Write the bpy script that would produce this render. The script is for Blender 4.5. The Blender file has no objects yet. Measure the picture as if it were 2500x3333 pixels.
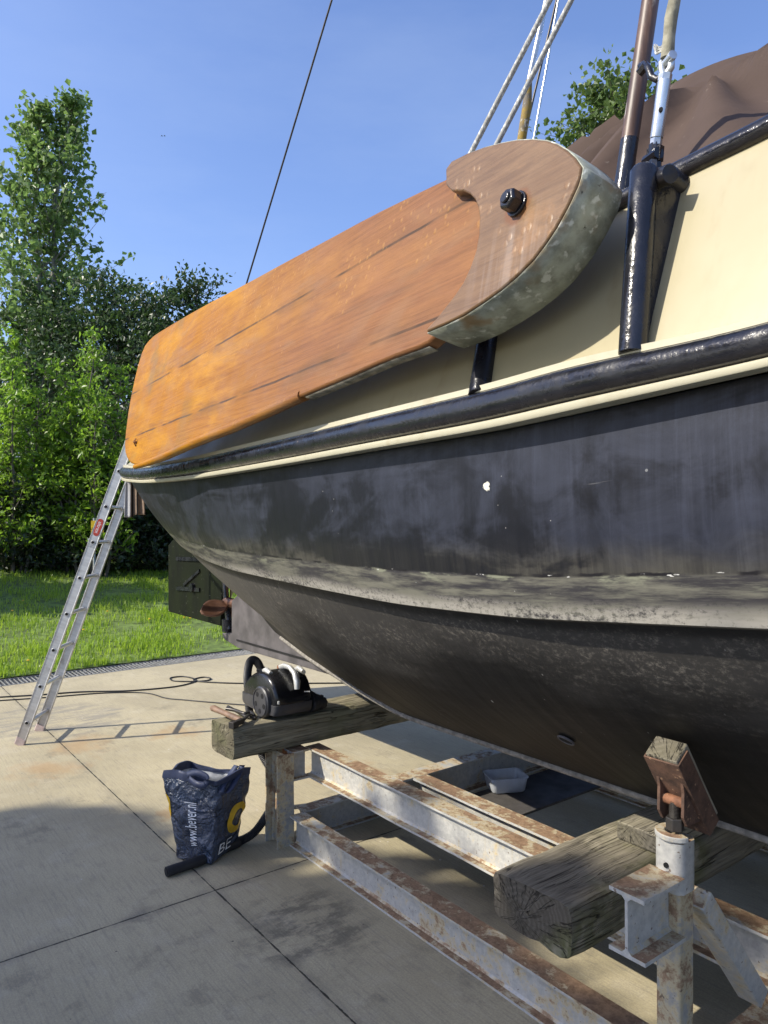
import bpy, math, random
import numpy as np
from mathutils import Vector, Matrix, noise as mnoise
R = math.radians
random.seed(7); rng = np.random.default_rng(7)
scene = bpy.context.scene
COL = scene.collection
# ---------------------------------------------------------------- frames
FPX, CX, CY, EYE = 2400.0, 1250.0, 1666.5, 1.6          # eye height 1.6 m, looking along +Y, level
TH = R(-52.48)
DX = (math.cos(TH), math.sin(TH)); EX = (-math.sin(TH), math.cos(TH))
OX, OY = -.70, 3.42
FRM = Matrix.Translation((OX, OY, 0)) @ Matrix.Rotation(TH, 4, 'Z')   # boat / yard frame: s along keel, t across, z up
I4 = Matrix.Identity(4)
FINV = FRM.inverted()
def W(s, t, z=0): return FRM @ Vector((s, t, z))
def px(u, v, Y): return Vector(((u-CX)/FPX*Y, Y, EYE-(v-CY)/FPX*Y))
def L(u, v, Y): return FINV @ px(u, v, Y)
def _solve(u, v, f):
    a, b = f(px(u, v, 0)), f(px(u, v, 1)); return a/(a-b)
def LT(u, v, t): return L(u, v, _solve(u, v, lambda p: (FINV @ p).y-t))
def LS(u, v, s): return L(u, v, _solve(u, v, lambda p: (FINV @ p).x-s))
def WZ(u, v, z=0): return px(u, v, (EYE-z)*FPX/(v-CY))
def LZ(u, v, z=0): return FINV @ WZ(u, v, z)
# ---------------------------------------------------------------- objects
ROOT = {}; SP = {}
def tag(o, label=None, cat=None, group=None, kind=None):
    if label: o['label'] = label
    if cat: o['category'] = cat
    if group: o['group'] = group
    if kind: o['kind'] = kind
    return o
def thing(name, label, cat, base=(0, 0, 0), frame='F', group=None):
    o = bpy.data.objects.new(name, None); COL.objects.link(o); o.empty_display_size = .1
    A = FRM if frame == 'F' else I4
    M = A @ Matrix.Translation(base); o.matrix_world = M
    o.location = M.translation; o.rotation_euler = M.to_euler()
    SP[o] = M.inverted() @ A; ROOT[o] = I4
    return tag(o, label, cat, group)
def rootof(o):
    while o.parent: o = o.parent
    return o
class MB:
    def __init__(s): s.v = []; s.f = []; s.uv = {}
    def add(s, vs, fs):
        k = len(s.v); s.v += [Vector(p) for p in vs]; s.f += [tuple(i+k for i in f) for f in fs]; return k
    def bar(s, p0, p1, w, h, up=(0, 0, 1), taper=1):
        p0, p1 = Vector(p0), Vector(p1); a = (p1-p0).normalized(); up = Vector(up)
        b = a.cross(up)
        if b.length < 1e-4: b = a.cross(Vector((1, 0, 0)))
        b.normalize(); c = b.cross(a)
        vs = []
        for p, k in ((p0, 1), (p1, taper)):
            for x, y in ((-1, -1), (1, -1), (1, 1), (-1, 1)): vs.append(p+b*(x*w/2*k)+c*(y*h/2*k))
        s.add(vs, [(3, 2, 1, 0), (4, 5, 6, 7), (0, 1, 5, 4), (1, 2, 6, 5), (2, 3, 7, 6), (3, 0, 4, 7)])
    def box(s, lo, hi):
        x0, y0, z0 = lo; x1, y1, z1 = hi
        s.add([(x0, y0, z0), (x1, y0, z0), (x1, y1, z0), (x0, y1, z0), (x0, y0, z1), (x1, y0, z1), (x1, y1, z1), (x0, y1, z1)],
              [(3, 2, 1, 0), (4, 5, 6, 7), (0, 1, 5, 4), (1, 2, 6, 5), (2, 3, 7, 6), (3, 0, 4, 7)])
    def tube(s, pts, r, n=10, cap=True, flat=1.0):
        pts = [Vector(p) for p in pts]; m = len(pts)
        rs = r if isinstance(r, (list, tuple)) else [r]*m
        a = (pts[1]-pts[0]).normalized()
        u = a.orthogonal().normalized(); rings = []
        for i, p in enumerate(pts):
            q = (pts[min(i+1, m-1)]-pts[max(i-1, 0)]).normalized()
            u = (u-q*u.dot(q)).normalized(); w = q.cross(u)
            rings.append([p+u*(math.cos(2*math.pi*j/n)*rs[i])+w*(math.sin(2*math.pi*j/n)*rs[i]*flat) for j in range(n)])
        fs = []
        for i in range(m-1):
            for j in range(n): fs.append((i*n+j, i*n+(j+1) % n, (i+1)*n+(j+1) % n, (i+1)*n+j))
        if cap: fs += [tuple(range(n-1, -1, -1)), tuple((m-1)*n+j for j in range(n))]
        s.add([p for g in rings for p in g], fs)
    def cyl(s, c, axis, r, h, n=20, r2=None):
        c = Vector(c); a = Vector(axis).normalized(); s.tube([c-a*h/2, c+a*h/2], [r, r2 if r2 is not None else r], n)
    def prism(s, poly, off):
        off = Vector(off); n = len(poly); poly = [Vector(p) for p in poly]
        s.add(poly+[p+off for p in poly], [tuple(range(n)), tuple(range(2*n-1, n-1, -1))]+[(i, i+n, (i+1) % n+n, (i+1) % n) for i in range(n)])
    def ibeam(s, p0, p1, h=.145, b=.082, tf=.009, tw=.007, up=(0, 0, 1)):
        p0, p1 = Vector(p0), Vector(p1); a = (p1-p0).normalized(); up = Vector(up); y = a.cross(up).normalized(); z = y.cross(a)
        hb, hw, hh, q = b/2, tw/2, h/2, .008
        pr = [(-hb, -hh), (hb, -hh), (hb, -hh+tf), (hw+q, -hh+tf), (hw, -hh+tf+q), (hw, hh-tf-q), (hw+q, hh-tf), (hb, hh-tf), (hb, hh), (-hb, hh), (-hb, hh-tf), (-hw-q, hh-tf), (-hw, hh-tf-q), (-hw, -hh+tf+q), (-hw-q, -hh+tf), (-hb, -hh+tf)]
        n = len(pr); m = max(2, int((p1-p0).length/.12)); vs = []; fs = []
        for i in range(m+1):
            for x, w in pr:
                p = p0+(p1-p0)*(i/m)+y*x+z*w
                vs.append(p+Vector((mnoise.noise(p*7), mnoise.noise(p*7+Vector((9, 1, 2))), mnoise.noise(p*6+Vector((3, 7, 1)))))*.0022)
        for i in range(m):
            for j in range(n): fs.append((i*n+j, i*n+(j+1) % n, (i+1)*n+(j+1) % n, (i+1)*n+j))
        fs += [tuple(range(n-1, -1, -1)), tuple(m*n+j for j in range(n))]
        s.add(vs, fs)
    def grid(s, P, close=False, flip=False):
        a, b = len(P), len(P[0]); fs = []
        for i in range(a-1):
            for j in range(b if close else b-1):
                q = (i*b+j, i*b+(j+1) % b, (i+1)*b+(j+1) % b, (i+1)*b+j); fs.append(q[::-1] if flip else q)
        return s.add([p for r in P for p in r], fs)
    def build(s, name, mat, parent=None, M=None, smooth=None, bevel=0, frame='W', seg=2, recalc=True):
        A = FRM if frame == 'F' else I4
        me = bpy.data.meshes.new(name)
        if parent is not None:
            S = SP[rootof(parent)]; Mc = (S @ M) if M is not None else I4
            T = Mc.inverted() @ S
        else:
            Mc = (A @ M) if M is not None else A; T = Mc.inverted() @ A
        me.from_pydata([tuple(T @ p) for p in s.v], [], s.f)
        if recalc:
            import bmesh
            bm = bmesh.new(); bm.from_mesh(me); bmesh.ops.recalc_face_normals(bm, faces=bm.faces); bm.to_mesh(me); bm.free()
        o = bpy.data.objects.new(name, me); COL.objects.link(o)
        if mat: me.materials.append(mat)
        if parent is not None:
            o.parent = parent; o.matrix_parent_inverse = I4
            loc = ROOT[parent].inverted() @ Mc
        else: loc = Mc
        l, r_, sc_ = loc.decompose(); o.location = l; o.rotation_euler = r_.to_euler(); o.scale = sc_
        ROOT[o] = Mc if parent is not None else I4
        if smooth is not None:
            me.polygons.foreach_set('use_smooth', [True]*len(me.polygons)); me.set_sharp_from_angle(angle=R(smooth))
        if bevel:
            b = o.modifiers.new('bevel', 'BEVEL'); b.width = bevel; b.segments = seg; b.limit_method = 'ANGLE'; b.angle_limit = R(40)
        return o
def fastmesh(name, V, F, mat, parent=None, M=None, smooth=False):
    """V (n,3), F (m,k) arrays -> mesh object"""
    me = bpy.data.meshes.new(name); n, (m, k) = len(V), F.shape
    me.vertices.add(n); me.vertices.foreach_set('co', np.ascontiguousarray(V, dtype=np.float32).ravel())
    me.loops.add(m*k); me.loops.foreach_set('vertex_index', np.ascontiguousarray(F, dtype=np.int32).ravel())
    me.polygons.add(m); me.polygons.foreach_set('loop_start', np.arange(0, m*k, k, dtype=np.int32))
    me.polygons.foreach_set('use_smooth', [smooth]*m)
    me.update(calc_edges=True); me.materials.append(mat)
    o = bpy.data.objects.new(name, me); COL.objects.link(o)
    if parent: o.parent = parent
    return o
# ---------------------------------------------------------------- materials
class G:
    def __init__(s, name):
        s.m = bpy.data.materials.new(name); s.m.use_nodes = True; s.nt = s.m.node_tree; s.nt.nodes.clear()
        s.out = s.nt.nodes.new('ShaderNodeOutputMaterial'); s.tc = s.nt.nodes.new('ShaderNodeTexCoord')
        s.geo = s.nt.nodes.new('ShaderNodeNewGeometry')
    def set(s, n, k, v):
        if isinstance(v, bpy.types.NodeSocket): s.nt.links.new(v, n.inputs[k])
        else:
            if isinstance(v, tuple) and len(v) == 3 and n.inputs[k].type == 'RGBA': v = (*v, 1)
            n.inputs[k].default_value = v
    def nd(s, t, ins={}, **pr):
        n = s.nt.nodes.new(t)
        for k, v in pr.items(): setattr(n, k, v)
        for k, v in ins.items(): s.set(n, k, v)
        return n
    def obj(s): return s.tc.outputs['Object']
    def uv(s): return s.tc.outputs['UV']
    def mp(s, v, sc=(1, 1, 1), rot=(0, 0, 0), loc=(0, 0, 0)):
        return s.nd('ShaderNodeMapping', {'Vector': v, 'Scale': sc, 'Rotation': rot, 'Location': loc}).outputs[0]
    def noise(s, v, scale=5., det=4., ro=.55, dist=0.): return s.nd('ShaderNodeTexNoise', {'Vector': v, 'Scale': scale, 'Detail': det, 'Roughness': ro, 'Distortion': dist}).outputs[0]
    def vor(s, v, scale, feat='F1', out=0): return s.nd('ShaderNodeTexVoronoi', {'Vector': v, 'Scale': scale}, feature=feat).outputs[out]
    def st(s, f, lo, hi, a=0., b=1.): return s.nd('ShaderNodeMapRange', {'Value': f, 'From Min': lo, 'From Max': hi, 'To Min': a, 'To Max': b}, interpolation_type='SMOOTHSTEP').outputs[0]
    def ma(s, op, a, b=0., c=False): return s.nd('ShaderNodeMath', {0: a, 1: b}, operation=op, use_clamp=c).outputs[0]
    def mul(s, a, b): return s.ma('MULTIPLY', a, b)
    def mx(s, f, a, b, mode='MIX'):
        n = s.nd('ShaderNodeMix', {0: f, 6: a, 7: b}, data_type='RGBA', blend_type=mode); return n.outputs[2]
    def sep(s, v): return s.nd('ShaderNodeSeparateXYZ', {0: v}).outputs
    def up(s): return s.sep(s.geo.outputs['Normal'])[2]
    def bump(s, h, k=.3, d=.01, n=None):
        b = s.nd('ShaderNodeBump', {'Height': h, 'Strength': k, 'Distance': d})
        if n: s.set(b, 'Normal', n)
        return b.outputs[0]
    def done(s, col, ro=.6, me=0., bp=None, coat=0., spec=.5, cr=.1, **kw):
        p = s.nd('ShaderNodeBsdfPrincipled', {'Base Color': col, 'Roughness': ro, 'Metallic': me, 'Coat Weight': coat, 'Coat Roughness': cr, 'Specular IOR Level': spec})
        if bp: s.set(p, 'Normal', bp)
        for k, v in kw.items(): s.set(p, k.replace('_', ' '), v)
        s.nt.links.new(p.outputs[0], s.out.inputs[0]); return s.m
def simple(name, col, ro=.5, me=0., var=.25, sc=20., bump=.1, coat=0., **kw):
    g = G(name); n = g.noise(g.obj(), sc, 5); dark = tuple(c*(1-var) for c in col); lite = tuple(min(1, c*(1+var)) for c in col)
    r_ = g.st(g.noise(g.obj(), sc*.4, 4), .3, .7, max(.03, ro-.1), min(1, ro+.12))
    return g.done(g.mx(g.st(n, .25, .75), dark, lite), r_, me, g.bump(n, bump, .003), coat, **kw)

def mat_hull():
    g = G('hull_paint'); uv = g.uv(); s = g.sep(uv); u, v = s[0], s[1]
    streak = g.noise(g.mp(uv, (26, 1.1, 1)), 1., 6, .65)
    streak2 = g.noise(g.mp(uv, (60, 2.5, 1)), 1., 3, .6)
    brush = g.noise(g.mp(uv, (1.4, 34, 1)), 1., 4, .6)
    big = g.noise(g.mp(uv, (1.7, 3.4, 1), loc=(4.3, 1.1, 0)), 1., 5, .62, .8)
    fine = g.noise(uv, 90., 4, .7); med = g.noise(uv, 22., 5, .65)
    # topsides: navy black with chalky streaks and darker touched-up patches
    iso = g.noise(g.mp(uv, loc=(2, 6, 0)), 7., 9, .72, .6); gate1 = g.st(g.noise(g.mp(uv, (2.2, .8, 1), loc=(9, 2, 0)), 1., 4, .6), .42, .66); gate2 = g.st(g.noise(g.mp(uv, (1.2, 2.4, 1), loc=(5, 3, 0)), 1., 4, .6), .45, .65)
    wst = g.noise(g.mp(uv, (34, 1.3, 1), rot=(0, 0, .02), loc=(1, 0, 0)), 1., 7, .7, .8)
    fade = g.ma('ADD', .30, g.ma('ADD', g.mul(g.st(iso, .35, .68), .34), g.ma('ADD', g.mul(g.mul(g.st(wst, .42, .72), gate1), .40), g.mul(g.mul(g.st(brush, .36, .72), gate2), .28))))
    patch = g.st(g.ma('ADD', big, g.ma('ADD', g.mul(g.ma('SUBTRACT', wst, .5), .12), g.mul(g.ma('SUBTRACT', iso, .5), .22))), .40, .54, .08, 1.)
    fade = g.mul(fade, patch)
    low = g.st(g.ma('ADD', v, g.mul(g.ma('SUBTRACT', big, .5), .22)), .74, .64)
    fade = g.ma('ADD', fade, g.mul(g.mul(low, g.st(patch, 0., 1., .35, 1.)), g.st(streak2, .3, .7, .1, .45)), True)
    top = g.mx(fade, (.0045, .005, .0085), g.mx(low, (.039, .044, .065), (.064, .060, .050)))
    # scuffed band between the paint edge and the lap
    bz = g.noise(g.mp(uv, (3.5, 26, 1)), 1., 6, .7)
    band = g.mx(g.st(bz, .40, .62), (.035, .033, .036), (.15, .145, .115))
    bz2 = g.noise(g.mp(uv, (5, 18, 1), loc=(3, 8, 0)), 1., 5, .7)
    band = g.mx(g.mul(g.st(bz2, .54, .66), g.st(v, .56, .62)), band, (.21, .215, .155))
    pale = g.mul(g.st(g.ma('ADD', v, g.mul(g.ma('SUBTRACT', bz, .5), .08)), .56, .515), g.st(g.ma('ADD', g.mul(g.noise(uv, 60., 6, .8), .65), g.mul(big, .35)), .42, .55))
    band = g.mx(pale, band, (.31, .29, .25))
    # below the lap: dark bottom paint with pale worn speckle, underside shade painted in
    sp = g.noise(g.mp(uv, (48, 110, 1), rot=(0, 0, .4)), 1., 7, .82)
    wz = g.ma('ADD', g.st(g.ma('ADD', v, g.mul(g.ma('SUBTRACT', g.noise(g.mp(uv, (1.4, 9, 1)), 1., 6, .65), .5), .5)), .30, .47), g.mul(g.mul(g.st(u, .9, -1.), g.st(v, .12, .34)), .75), True)
    spk = g.mul(wz, g.st(sp, .48, .66))
    bot = g.mx(g.st(brush, .3, .7), (.0055, .0053, .0055), (.012, .0112, .011))
    bot = g.mx(g.mul(wz, .85), bot, g.mx(g.st(u, .8, -.8), (.062, .058, .054), (.115, .108, .10)))
    spk = g.mul(spk, g.st(g.noise(g.mp(uv, (3, 10, 1), loc=(4, 4, 0)), 1., 6, .7), .38, .62)); bot = g.mx(g.mul(spk, .85), bot, (.28, .25, .21))
    edge = g.ma('ADD', v, g.mul(g.ma('SUBTRACT', med, .5), .012))
    eb = g.ma('ADD', v, g.mul(g.ma('SUBTRACT', bz, .5), .03))
    c = g.mx(g.st(eb, .618, .626), band, top)
    # dark line and white chips at the paint edge
    line = g.mul(g.st(g.ma('ABSOLUTE', g.ma('SUBTRACT', edge, .625)), .006, .002), g.st(g.noise(g.mp(uv, (8, 1, 1)), 1., 2), .45, .55))
    c = g.mx(line, c, (.012, .011, .013))
    chip = g.mul(g.st(g.ma('ABSOLUTE', g.ma('SUBTRACT', edge, .621)), .006, .003), g.st(g.noise(g.mp(uv, (22, 60, 1)), 1., 3), .66, .7))
    c = g.mx(chip, c, (.6, .59, .56))
    bot = g.mx(g.mul(g.st(v, .478, .492), .85), bot, (.007, .0065, .0065)); c = g.mx(g.st(v, .503, .497), c, bot)  # dark band just under the lap: shade of the ledge painted in
    spots = g.mul(g.st(g.vor(uv, 9.), .035, .02), g.st(g.noise(uv, 2.1, 2), .5, .6))
    c = g.mx(spots, c, (.55, .55, .53)); c = g.mx(g.mul(g.st(g.vor(g.mp(uv, loc=(5, 5, 0)), 26.), .06, .03), g.st(g.noise(uv, 1.7, 3), .48, .62)), c, (.33, .32, .3))
    scr = g.noise(g.mp(uv, (4, 160, 1), rot=(0, 0, .22)), 1., 2)
    c = g.mx(g.mul(g.st(scr, .74, .78), g.st(g.noise(uv, 1.5), .5, .65)), c, (.2, .2, .2))
    d = g.nd('ShaderNodeVectorMath', {0: g.mp(uv, (1, .9, 1), loc=(-1.93, -.9*.865, 0)), 1: (0, 0, 0)}, operation='DISTANCE').outputs['Value']
    c = g.mx(g.st(g.ma('ADD', d, g.mul(g.ma('SUBTRACT', g.noise(uv, 60., 3), .5), .02)),   .0105, .0085), c, (.62, .60, .50))
    ro = g.ma('ADD', g.st(v, .45, .66, .62, .46), g.mul(g.ma('SUBTRACT', streak, .5), .35), True)
    h = g.ma('ADD', g.mul(g.noise(uv, 3., 3), 1.), g.ma('ADD', g.mul(med, .10), g.mul(fine, g.st(v, .6, .4, .02, .2))))
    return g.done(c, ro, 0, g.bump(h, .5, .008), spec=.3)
def mat_black(name='black_gloss_paint', rust=.0):
    g = G(name); p = g.obj(); n = g.noise(p, 60, 4, .6); m = g.noise(p, 9, 4)
    c = g.mx(g.st(m, .3, .7), (.007, .0075, .011), (.014, .0145, .02))
    chips = g.mul(g.st(g.noise(p, 28, 4, .7), .66, .70), g.st(g.noise(p, 1.7, 2), .5, .6))
    c = g.mx(chips, c, g.mx(g.noise(p, 15), (.3, .13, .06), (.6, .58, .52)))
    c = g.mx(g.mul(g.st(g.sep(g.geo.outputs['Normal'])[2], -.2, -.7), .5), c, (.05, .042, .036))
    return g.done(c, g.st(g.noise(p, 14, 4), .3, .7, .12, .38), 0, g.bump(g.ma('ADD', n, g.mul(m, 2.)), .35, .004), spec=.55)
def mat_cream(name, col):
    g = G(name); p = g.obj(); n = g.noise(p, 3, 4); f = g.noise(g.mp(p, (14, 14, 1.2)), 1., 4, .6)
    c = g.mx(g.st(n, .3, .7), col, tuple(x*.93 for x in col))
    c = g.mx(g.mul(g.mul(g.st(f, .52, .72), g.st(g.noise(p, 2.2, 5, .65), .48, .66)), .42), c, tuple(a*b for a, b in zip(col, (.62, .52, .38))))
    c = g.mx(g.st(g.vor(p, 11.), .03, .018), c, (.34, .29, .17))
    return g.done(c, g.st(n, .3, .7, .28, .42), 0, g.bump(g.ma('ADD', g.noise(p, 5, 3), g.mul(g.noise(p, 120, 3), .06)), .25, .006))
def mat_board():
    g = G('varnished_wood'); p = g.obj(); s = g.sep(p); x, y = s[0], s[1]
    grain = g.noise(g.mp(p, (2.6, 105, 6)), 1., 8, .72, .5); g2 = g.noise(g.mp(p, (9, 240, 20)), 1., 5, .7)
    big = g.noise(g.mp(p, (1.3, 5, 1)), 1., 8, .72, .35)
    t = g.st(x, -2.4, -.4)
    base = g.mx(t, (.36, .15, .004), (.235, .105, .043))
    dark = g.mx(t, (.20, .066, .003), (.125, .055, .025))
    c = g.mx(g.st(grain, .18, .66), dark, base)
    c = g.mx(g.st(big, .44, .70), c, g.mx(t, (.46, .215, .005), (.29, .135, .048)))
    pale = g.st(g.noise(g.mp(p, (2.4, 7, 1), loc=(7, 2, 0)), 1., 4, .6, .8), .5, .68)
    c = g.mx(g.mul(pale, .4), c, (.24, .135, .07))
    c = g.mx(g.mul(g.st(g2, .55, .70), .32), c, (.11, .05, .017))
    for y0, seed in ((-.16, 1.), (.105, 4.)):
        yy = g.ma('ABSOLUTE', g.ma('ADD', g.ma('SUBTRACT', y, y0), g.mul(g.ma('SUBTRACT', g.noise(g.mp(p, (3, 0, 0), loc=(seed, 0, 0)), 1., 3), .5), .012)))
        w = g.mul(g.st(yy, .006, .002), g.st(g.noise(g.mp(p, (4, .2, 1), loc=(0, seed, 0)), 1., 2), .36, .56))
        c = g.mx(g.mul(w, .9), c, (.05, .032, .018))
        c = g.mx(g.mul(g.st(yy, .05, .0), g.mul(g.st(g.noise(g.mp(p, (3, 9, 1), loc=(seed, 5, 0)), 1., 4), .45, .65), .5)), c, (.12, .062, .028))
    bl = g.nd('ShaderNodeTexVoronoi', {'Vector': g.mp(p, (1, .75, 1)), 'Scale': 46.}, feature='F1').outputs[0]
    gate = g.st(g.noise(p, 3.3, 2), .52, .6)
    bs = g.mul(g.st(bl, .34, .12), gate)
    c = g.mx(g.mul(bs, .28), c, (.46, .24, .06))
    gz = g.mul(g.st(g.noise(g.mp(p, (1.7, 13, 1), loc=(3, 2, 0)), 1., 7, .72), .53, .70), .32); c = g.mx(gz, c, (.15, .088, .047))
    gr = g.mul(g.st(g.noise(g.mp(p, (2.6, 3, 1), loc=(1, 9, 0)), 1., 3), .55, .7), g.st(x, -1.6, -2.5))
    c = g.mx(g.mul(gr, .6), c, (.17, .115, .04))
    h = g.ma('ADD', g.mul(grain, .5), g.ma('ADD', g.mul(bs, .6), g.mul(g2, .25)))
    return g.done(c, g.st(g.noise(p, 6, 4), .3, .7, .42, .6), 0, g.bump(h, .4, .004), spec=.16)
def mat_head():
    g = G('weathered_wood'); p = g.obj(); s = g.sep(p)
    grain = g.noise(g.mp(p, (5, 75, 6)), 1., 8, .75, .5); big = g.noise(g.mp(p, (4, 8, 1)), 1., 7, .7, .4)
    c = g.mx(g.st(grain, .3, .7), (.125, .071, .034), (.20, .118, .057))
    c = g.mx(g.st(big, .5, .7), c, (.25, .135, .058))
    bl = g.mul(g.st(g.vor(g.mp(p, (1, .7, 1)), 44.), .36, .14), g.st(g.noise(p, 6, 2), .53, .6))
    c = g.mx(g.mul(bl, .3), c, (.36, .20, .08))
    run = g.mul(g.st(g.noise(g.mp(p, (40, 2, 1), rot=(0, 0, .45)), 1., 3), .42, .62), g.st(g.nd('ShaderNodeVectorMath', {0: p, 1: (.0, -.13, 0)}, operation='DISTANCE').outputs['Value'], .16, .03))
    c = g.mx(g.mul(run, .22), c, (.42, .37, .33))
    ru = g.st(g.ma('ADD', g.nd('ShaderNodeVectorMath', {0: p, 1: (0, -.006, 0)}, operation='DISTANCE').outputs['Value'], g.mul(g.noise(p, 60, 3), .02)), .052, .038)
    c = g.mx(g.mul(ru, .8), c, (.16, .06, .015))
    return g.done(c, g.st(big, .3, .7, .28, .45), 0, g.bump(g.ma('ADD', grain, bl), .3, .004), spec=.35)
def mat_zinc():
    g = G('zinc_sheathing'); p = g.obj(); n = g.noise(p, 16, 6, .65); b = g.noise(p, 5, 4)
    c = g.mx(g.st(n, .35, .65), (.19, .20, .16), (.37, .395, .335))
    c = g.mx(g.st(g.vor(p, 34., 'F1', 1), .4, .6) if False else g.st(g.noise(p, 45, 3), .58, .7), c, (.52, .54, .49))
    c = g.mx(g.mul(g.st(b, .52, .62), .75), c, (.27, .15, .045))
    c = g.mx(g.st(g.noise(p, 26, 5, .7), .63, .70), c, (.07, .06, .045))
    return g.done(c, .55, .25, g.bump(n, .4, .004))
def mat_steel(name='rusty_painted_steel', more=0.):
    g = G(name); p = g.obj(); up = g.up()
    n = g.noise(p, 9, 8, .72, .4); f = g.noise(p, 45, 5, .7); big = g.noise(p, 1.7, 3); f2 = g.noise(p, 22, 6, .75)
    runs = g.noise(g.mp(p, (30, 30, 2.5)), 1., 4, .6)
    dk_ = .72 if more else 1.
    paint = g.mx(g.st(f, .3, .7), tuple(x*dk_ for x in (.34, .335, .31)), tuple(x*dk_ for x in (.47, .46, .415)))
    paint = g.mx(g.mul(g.st(runs, .58, .74), .6), paint, (.46, .37, .20))
    paint = g.mx(g.mul(g.st(g.noise(p, 14, 5, .7), .55, .7), .4), paint, (.24, .225, .20))
    rustc = g.mx(g.st(f, .3, .7), (.13, .066, .034), (.29, .18, .105))
    hor = g.st(g.ma('ABSOLUTE', up), .5, .9)
    k = g.ma('ADD', g.ma('ADD', g.mul(n, .6), g.mul(f2, .4)), g.ma('ADD', g.mul(hor, .15), g.ma('ADD', g.mul(g.ma('SUBTRACT', big, .5), .30), g.mul(g.ma('SUBTRACT', f, .5), .16))))
    k = g.ma('ADD', k, more); mk = g.st(k, .585, .67)
    c = g.mx(g.mul(g.st(k, .52, .61), .75), paint, (.50, .40, .215)); c = g.mx(g.mul(mk, .92), c, rustc)
    specks = g.mul(g.st(g.noise(p, 85, 2), .68, .72), .8)
    c = g.mx(specks, c, (.09, .05, .03))
    return g.done(c, g.st(mk, 0, 1, .45, .85), 0, g.bump(g.ma('ADD', g.mul(mk, -.5), f), .35, .003))
def mat_rust(name='rusty_iron', lo=(.10, .042, .022), hi=(.27, .12, .06)):
    g = G(name); p = g.obj(); n = g.noise(p, 22, 6, .7); b = g.noise(p, 70, 4)
    c = g.mx(g.st(n, .3, .7), lo, hi); c = g.mx(g.st(b, .62, .72), c, (.36, .22, .13))
    return g.done(c, .8, .1, g.bump(g.ma('ADD', n, b), .4, .003))
def mat_oldwood(name, lo, hi, moss=(.09, .10, .03), mk=.5, seed=0.):
    g = G(name); p = g.mp(g.obj(), loc=(seed, seed, 0))
    grain = g.noise(g.mp(p, (2.2, 55, 55)), 1., 6, .7, .4); big = g.noise(p, 5, 4, .6); f = g.noise(g.mp(p, (9, 120, 120)), 1., 4, .7)
    q = g.mp(p, (.9, 30, 22)); warp = g.noise(q, 1., 3, .5, .2); q2 = g.noise(g.mp(p, (2.2, 75, 60), loc=(1, 4, 2)), 1., 3, .5)
    en = g.st(g.ma('ABSOLUTE', g.sep(g.tc.outputs['Normal'])[0]), .55, .8)
    cr = g.mul(g.st(g.ma('ABSOLUTE', g.ma('SUBTRACT', warp, .5)), .012, .002), g.st(g.noise(p, 4.5, 3), .40, .56))
    cr2 = g.mul(g.st(g.ma('ABSOLUTE', g.ma('SUBTRACT', q2, .5)), .03, .004), g.mul(g.st(g.noise(p, 7., 3), .42, .6), .38))
    cr = g.ma('MAXIMUM', cr, cr2)
    yz = g.sep(p); dd = g.ma('SQRT', g.ma('ADD', g.ma('POWER', g.ma('SUBTRACT', yz[1], .03+seed), 2.), g.ma('POWER', g.ma('SUBTRACT', yz[2], .05), 2.)))
    ring = g.ma('SINE', g.mul(g.ma('ADD', dd, g.mul(g.noise(p, 14., 4), .035)), 420.))
    an = g.ma('ARCTAN2', g.ma('SUBTRACT', yz[2], .05), g.ma('SUBTRACT', yz[1], .03+seed))
    rad = g.st(g.ma('ABSOLUTE', g.ma('SUBTRACT', g.noise(g.nd('ShaderNodeCombineXYZ', {0: g.mul(an, 2.2), 1: g.mul(dd, 3.)}).outputs[0], 1.6, 4, .6), .5)), .014, .003)
    c = g.mx(g.st(grain, .28, .72), lo, hi)
    c = g.mx(g.mul(g.st(f, .55, .72), .25), c, tuple(x*.4 for x in lo))
    ec = g.mx(g.st(ring, -.6, .8), tuple(x*.62 for x in lo), tuple(x*.78 for x in lo)); ec = g.mx(g.mul(g.st(g.noise(p, 22., 5, .7), .45, .65), .6), ec, tuple(x*.5 for x in lo))
    c = g.mx(en, c, ec)
    c = g.mx(g.mul(g.st(g.noise(p, 2.6, 4, .6), .5, .66), mk), c, moss)
    c = g.mx(g.st(big, .57, .72), c, tuple(min(1, x*1.2) for x in hi))
    ck = g.ma('ADD', g.mul(cr, g.ma('SUBTRACT', 1., en)), g.mul(rad, en), True)
    c = g.mx(g.mul(ck, .72), c, (.02, .016, .012))
    h = g.ma('SUBTRACT', g.ma('ADD', g.mul(grain, .6), g.mul(f, .5)), g.mul(ck, 2.2))
    return g.done(c, .88, 0, g.bump(h, .8, .008), spec=.2)
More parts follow.
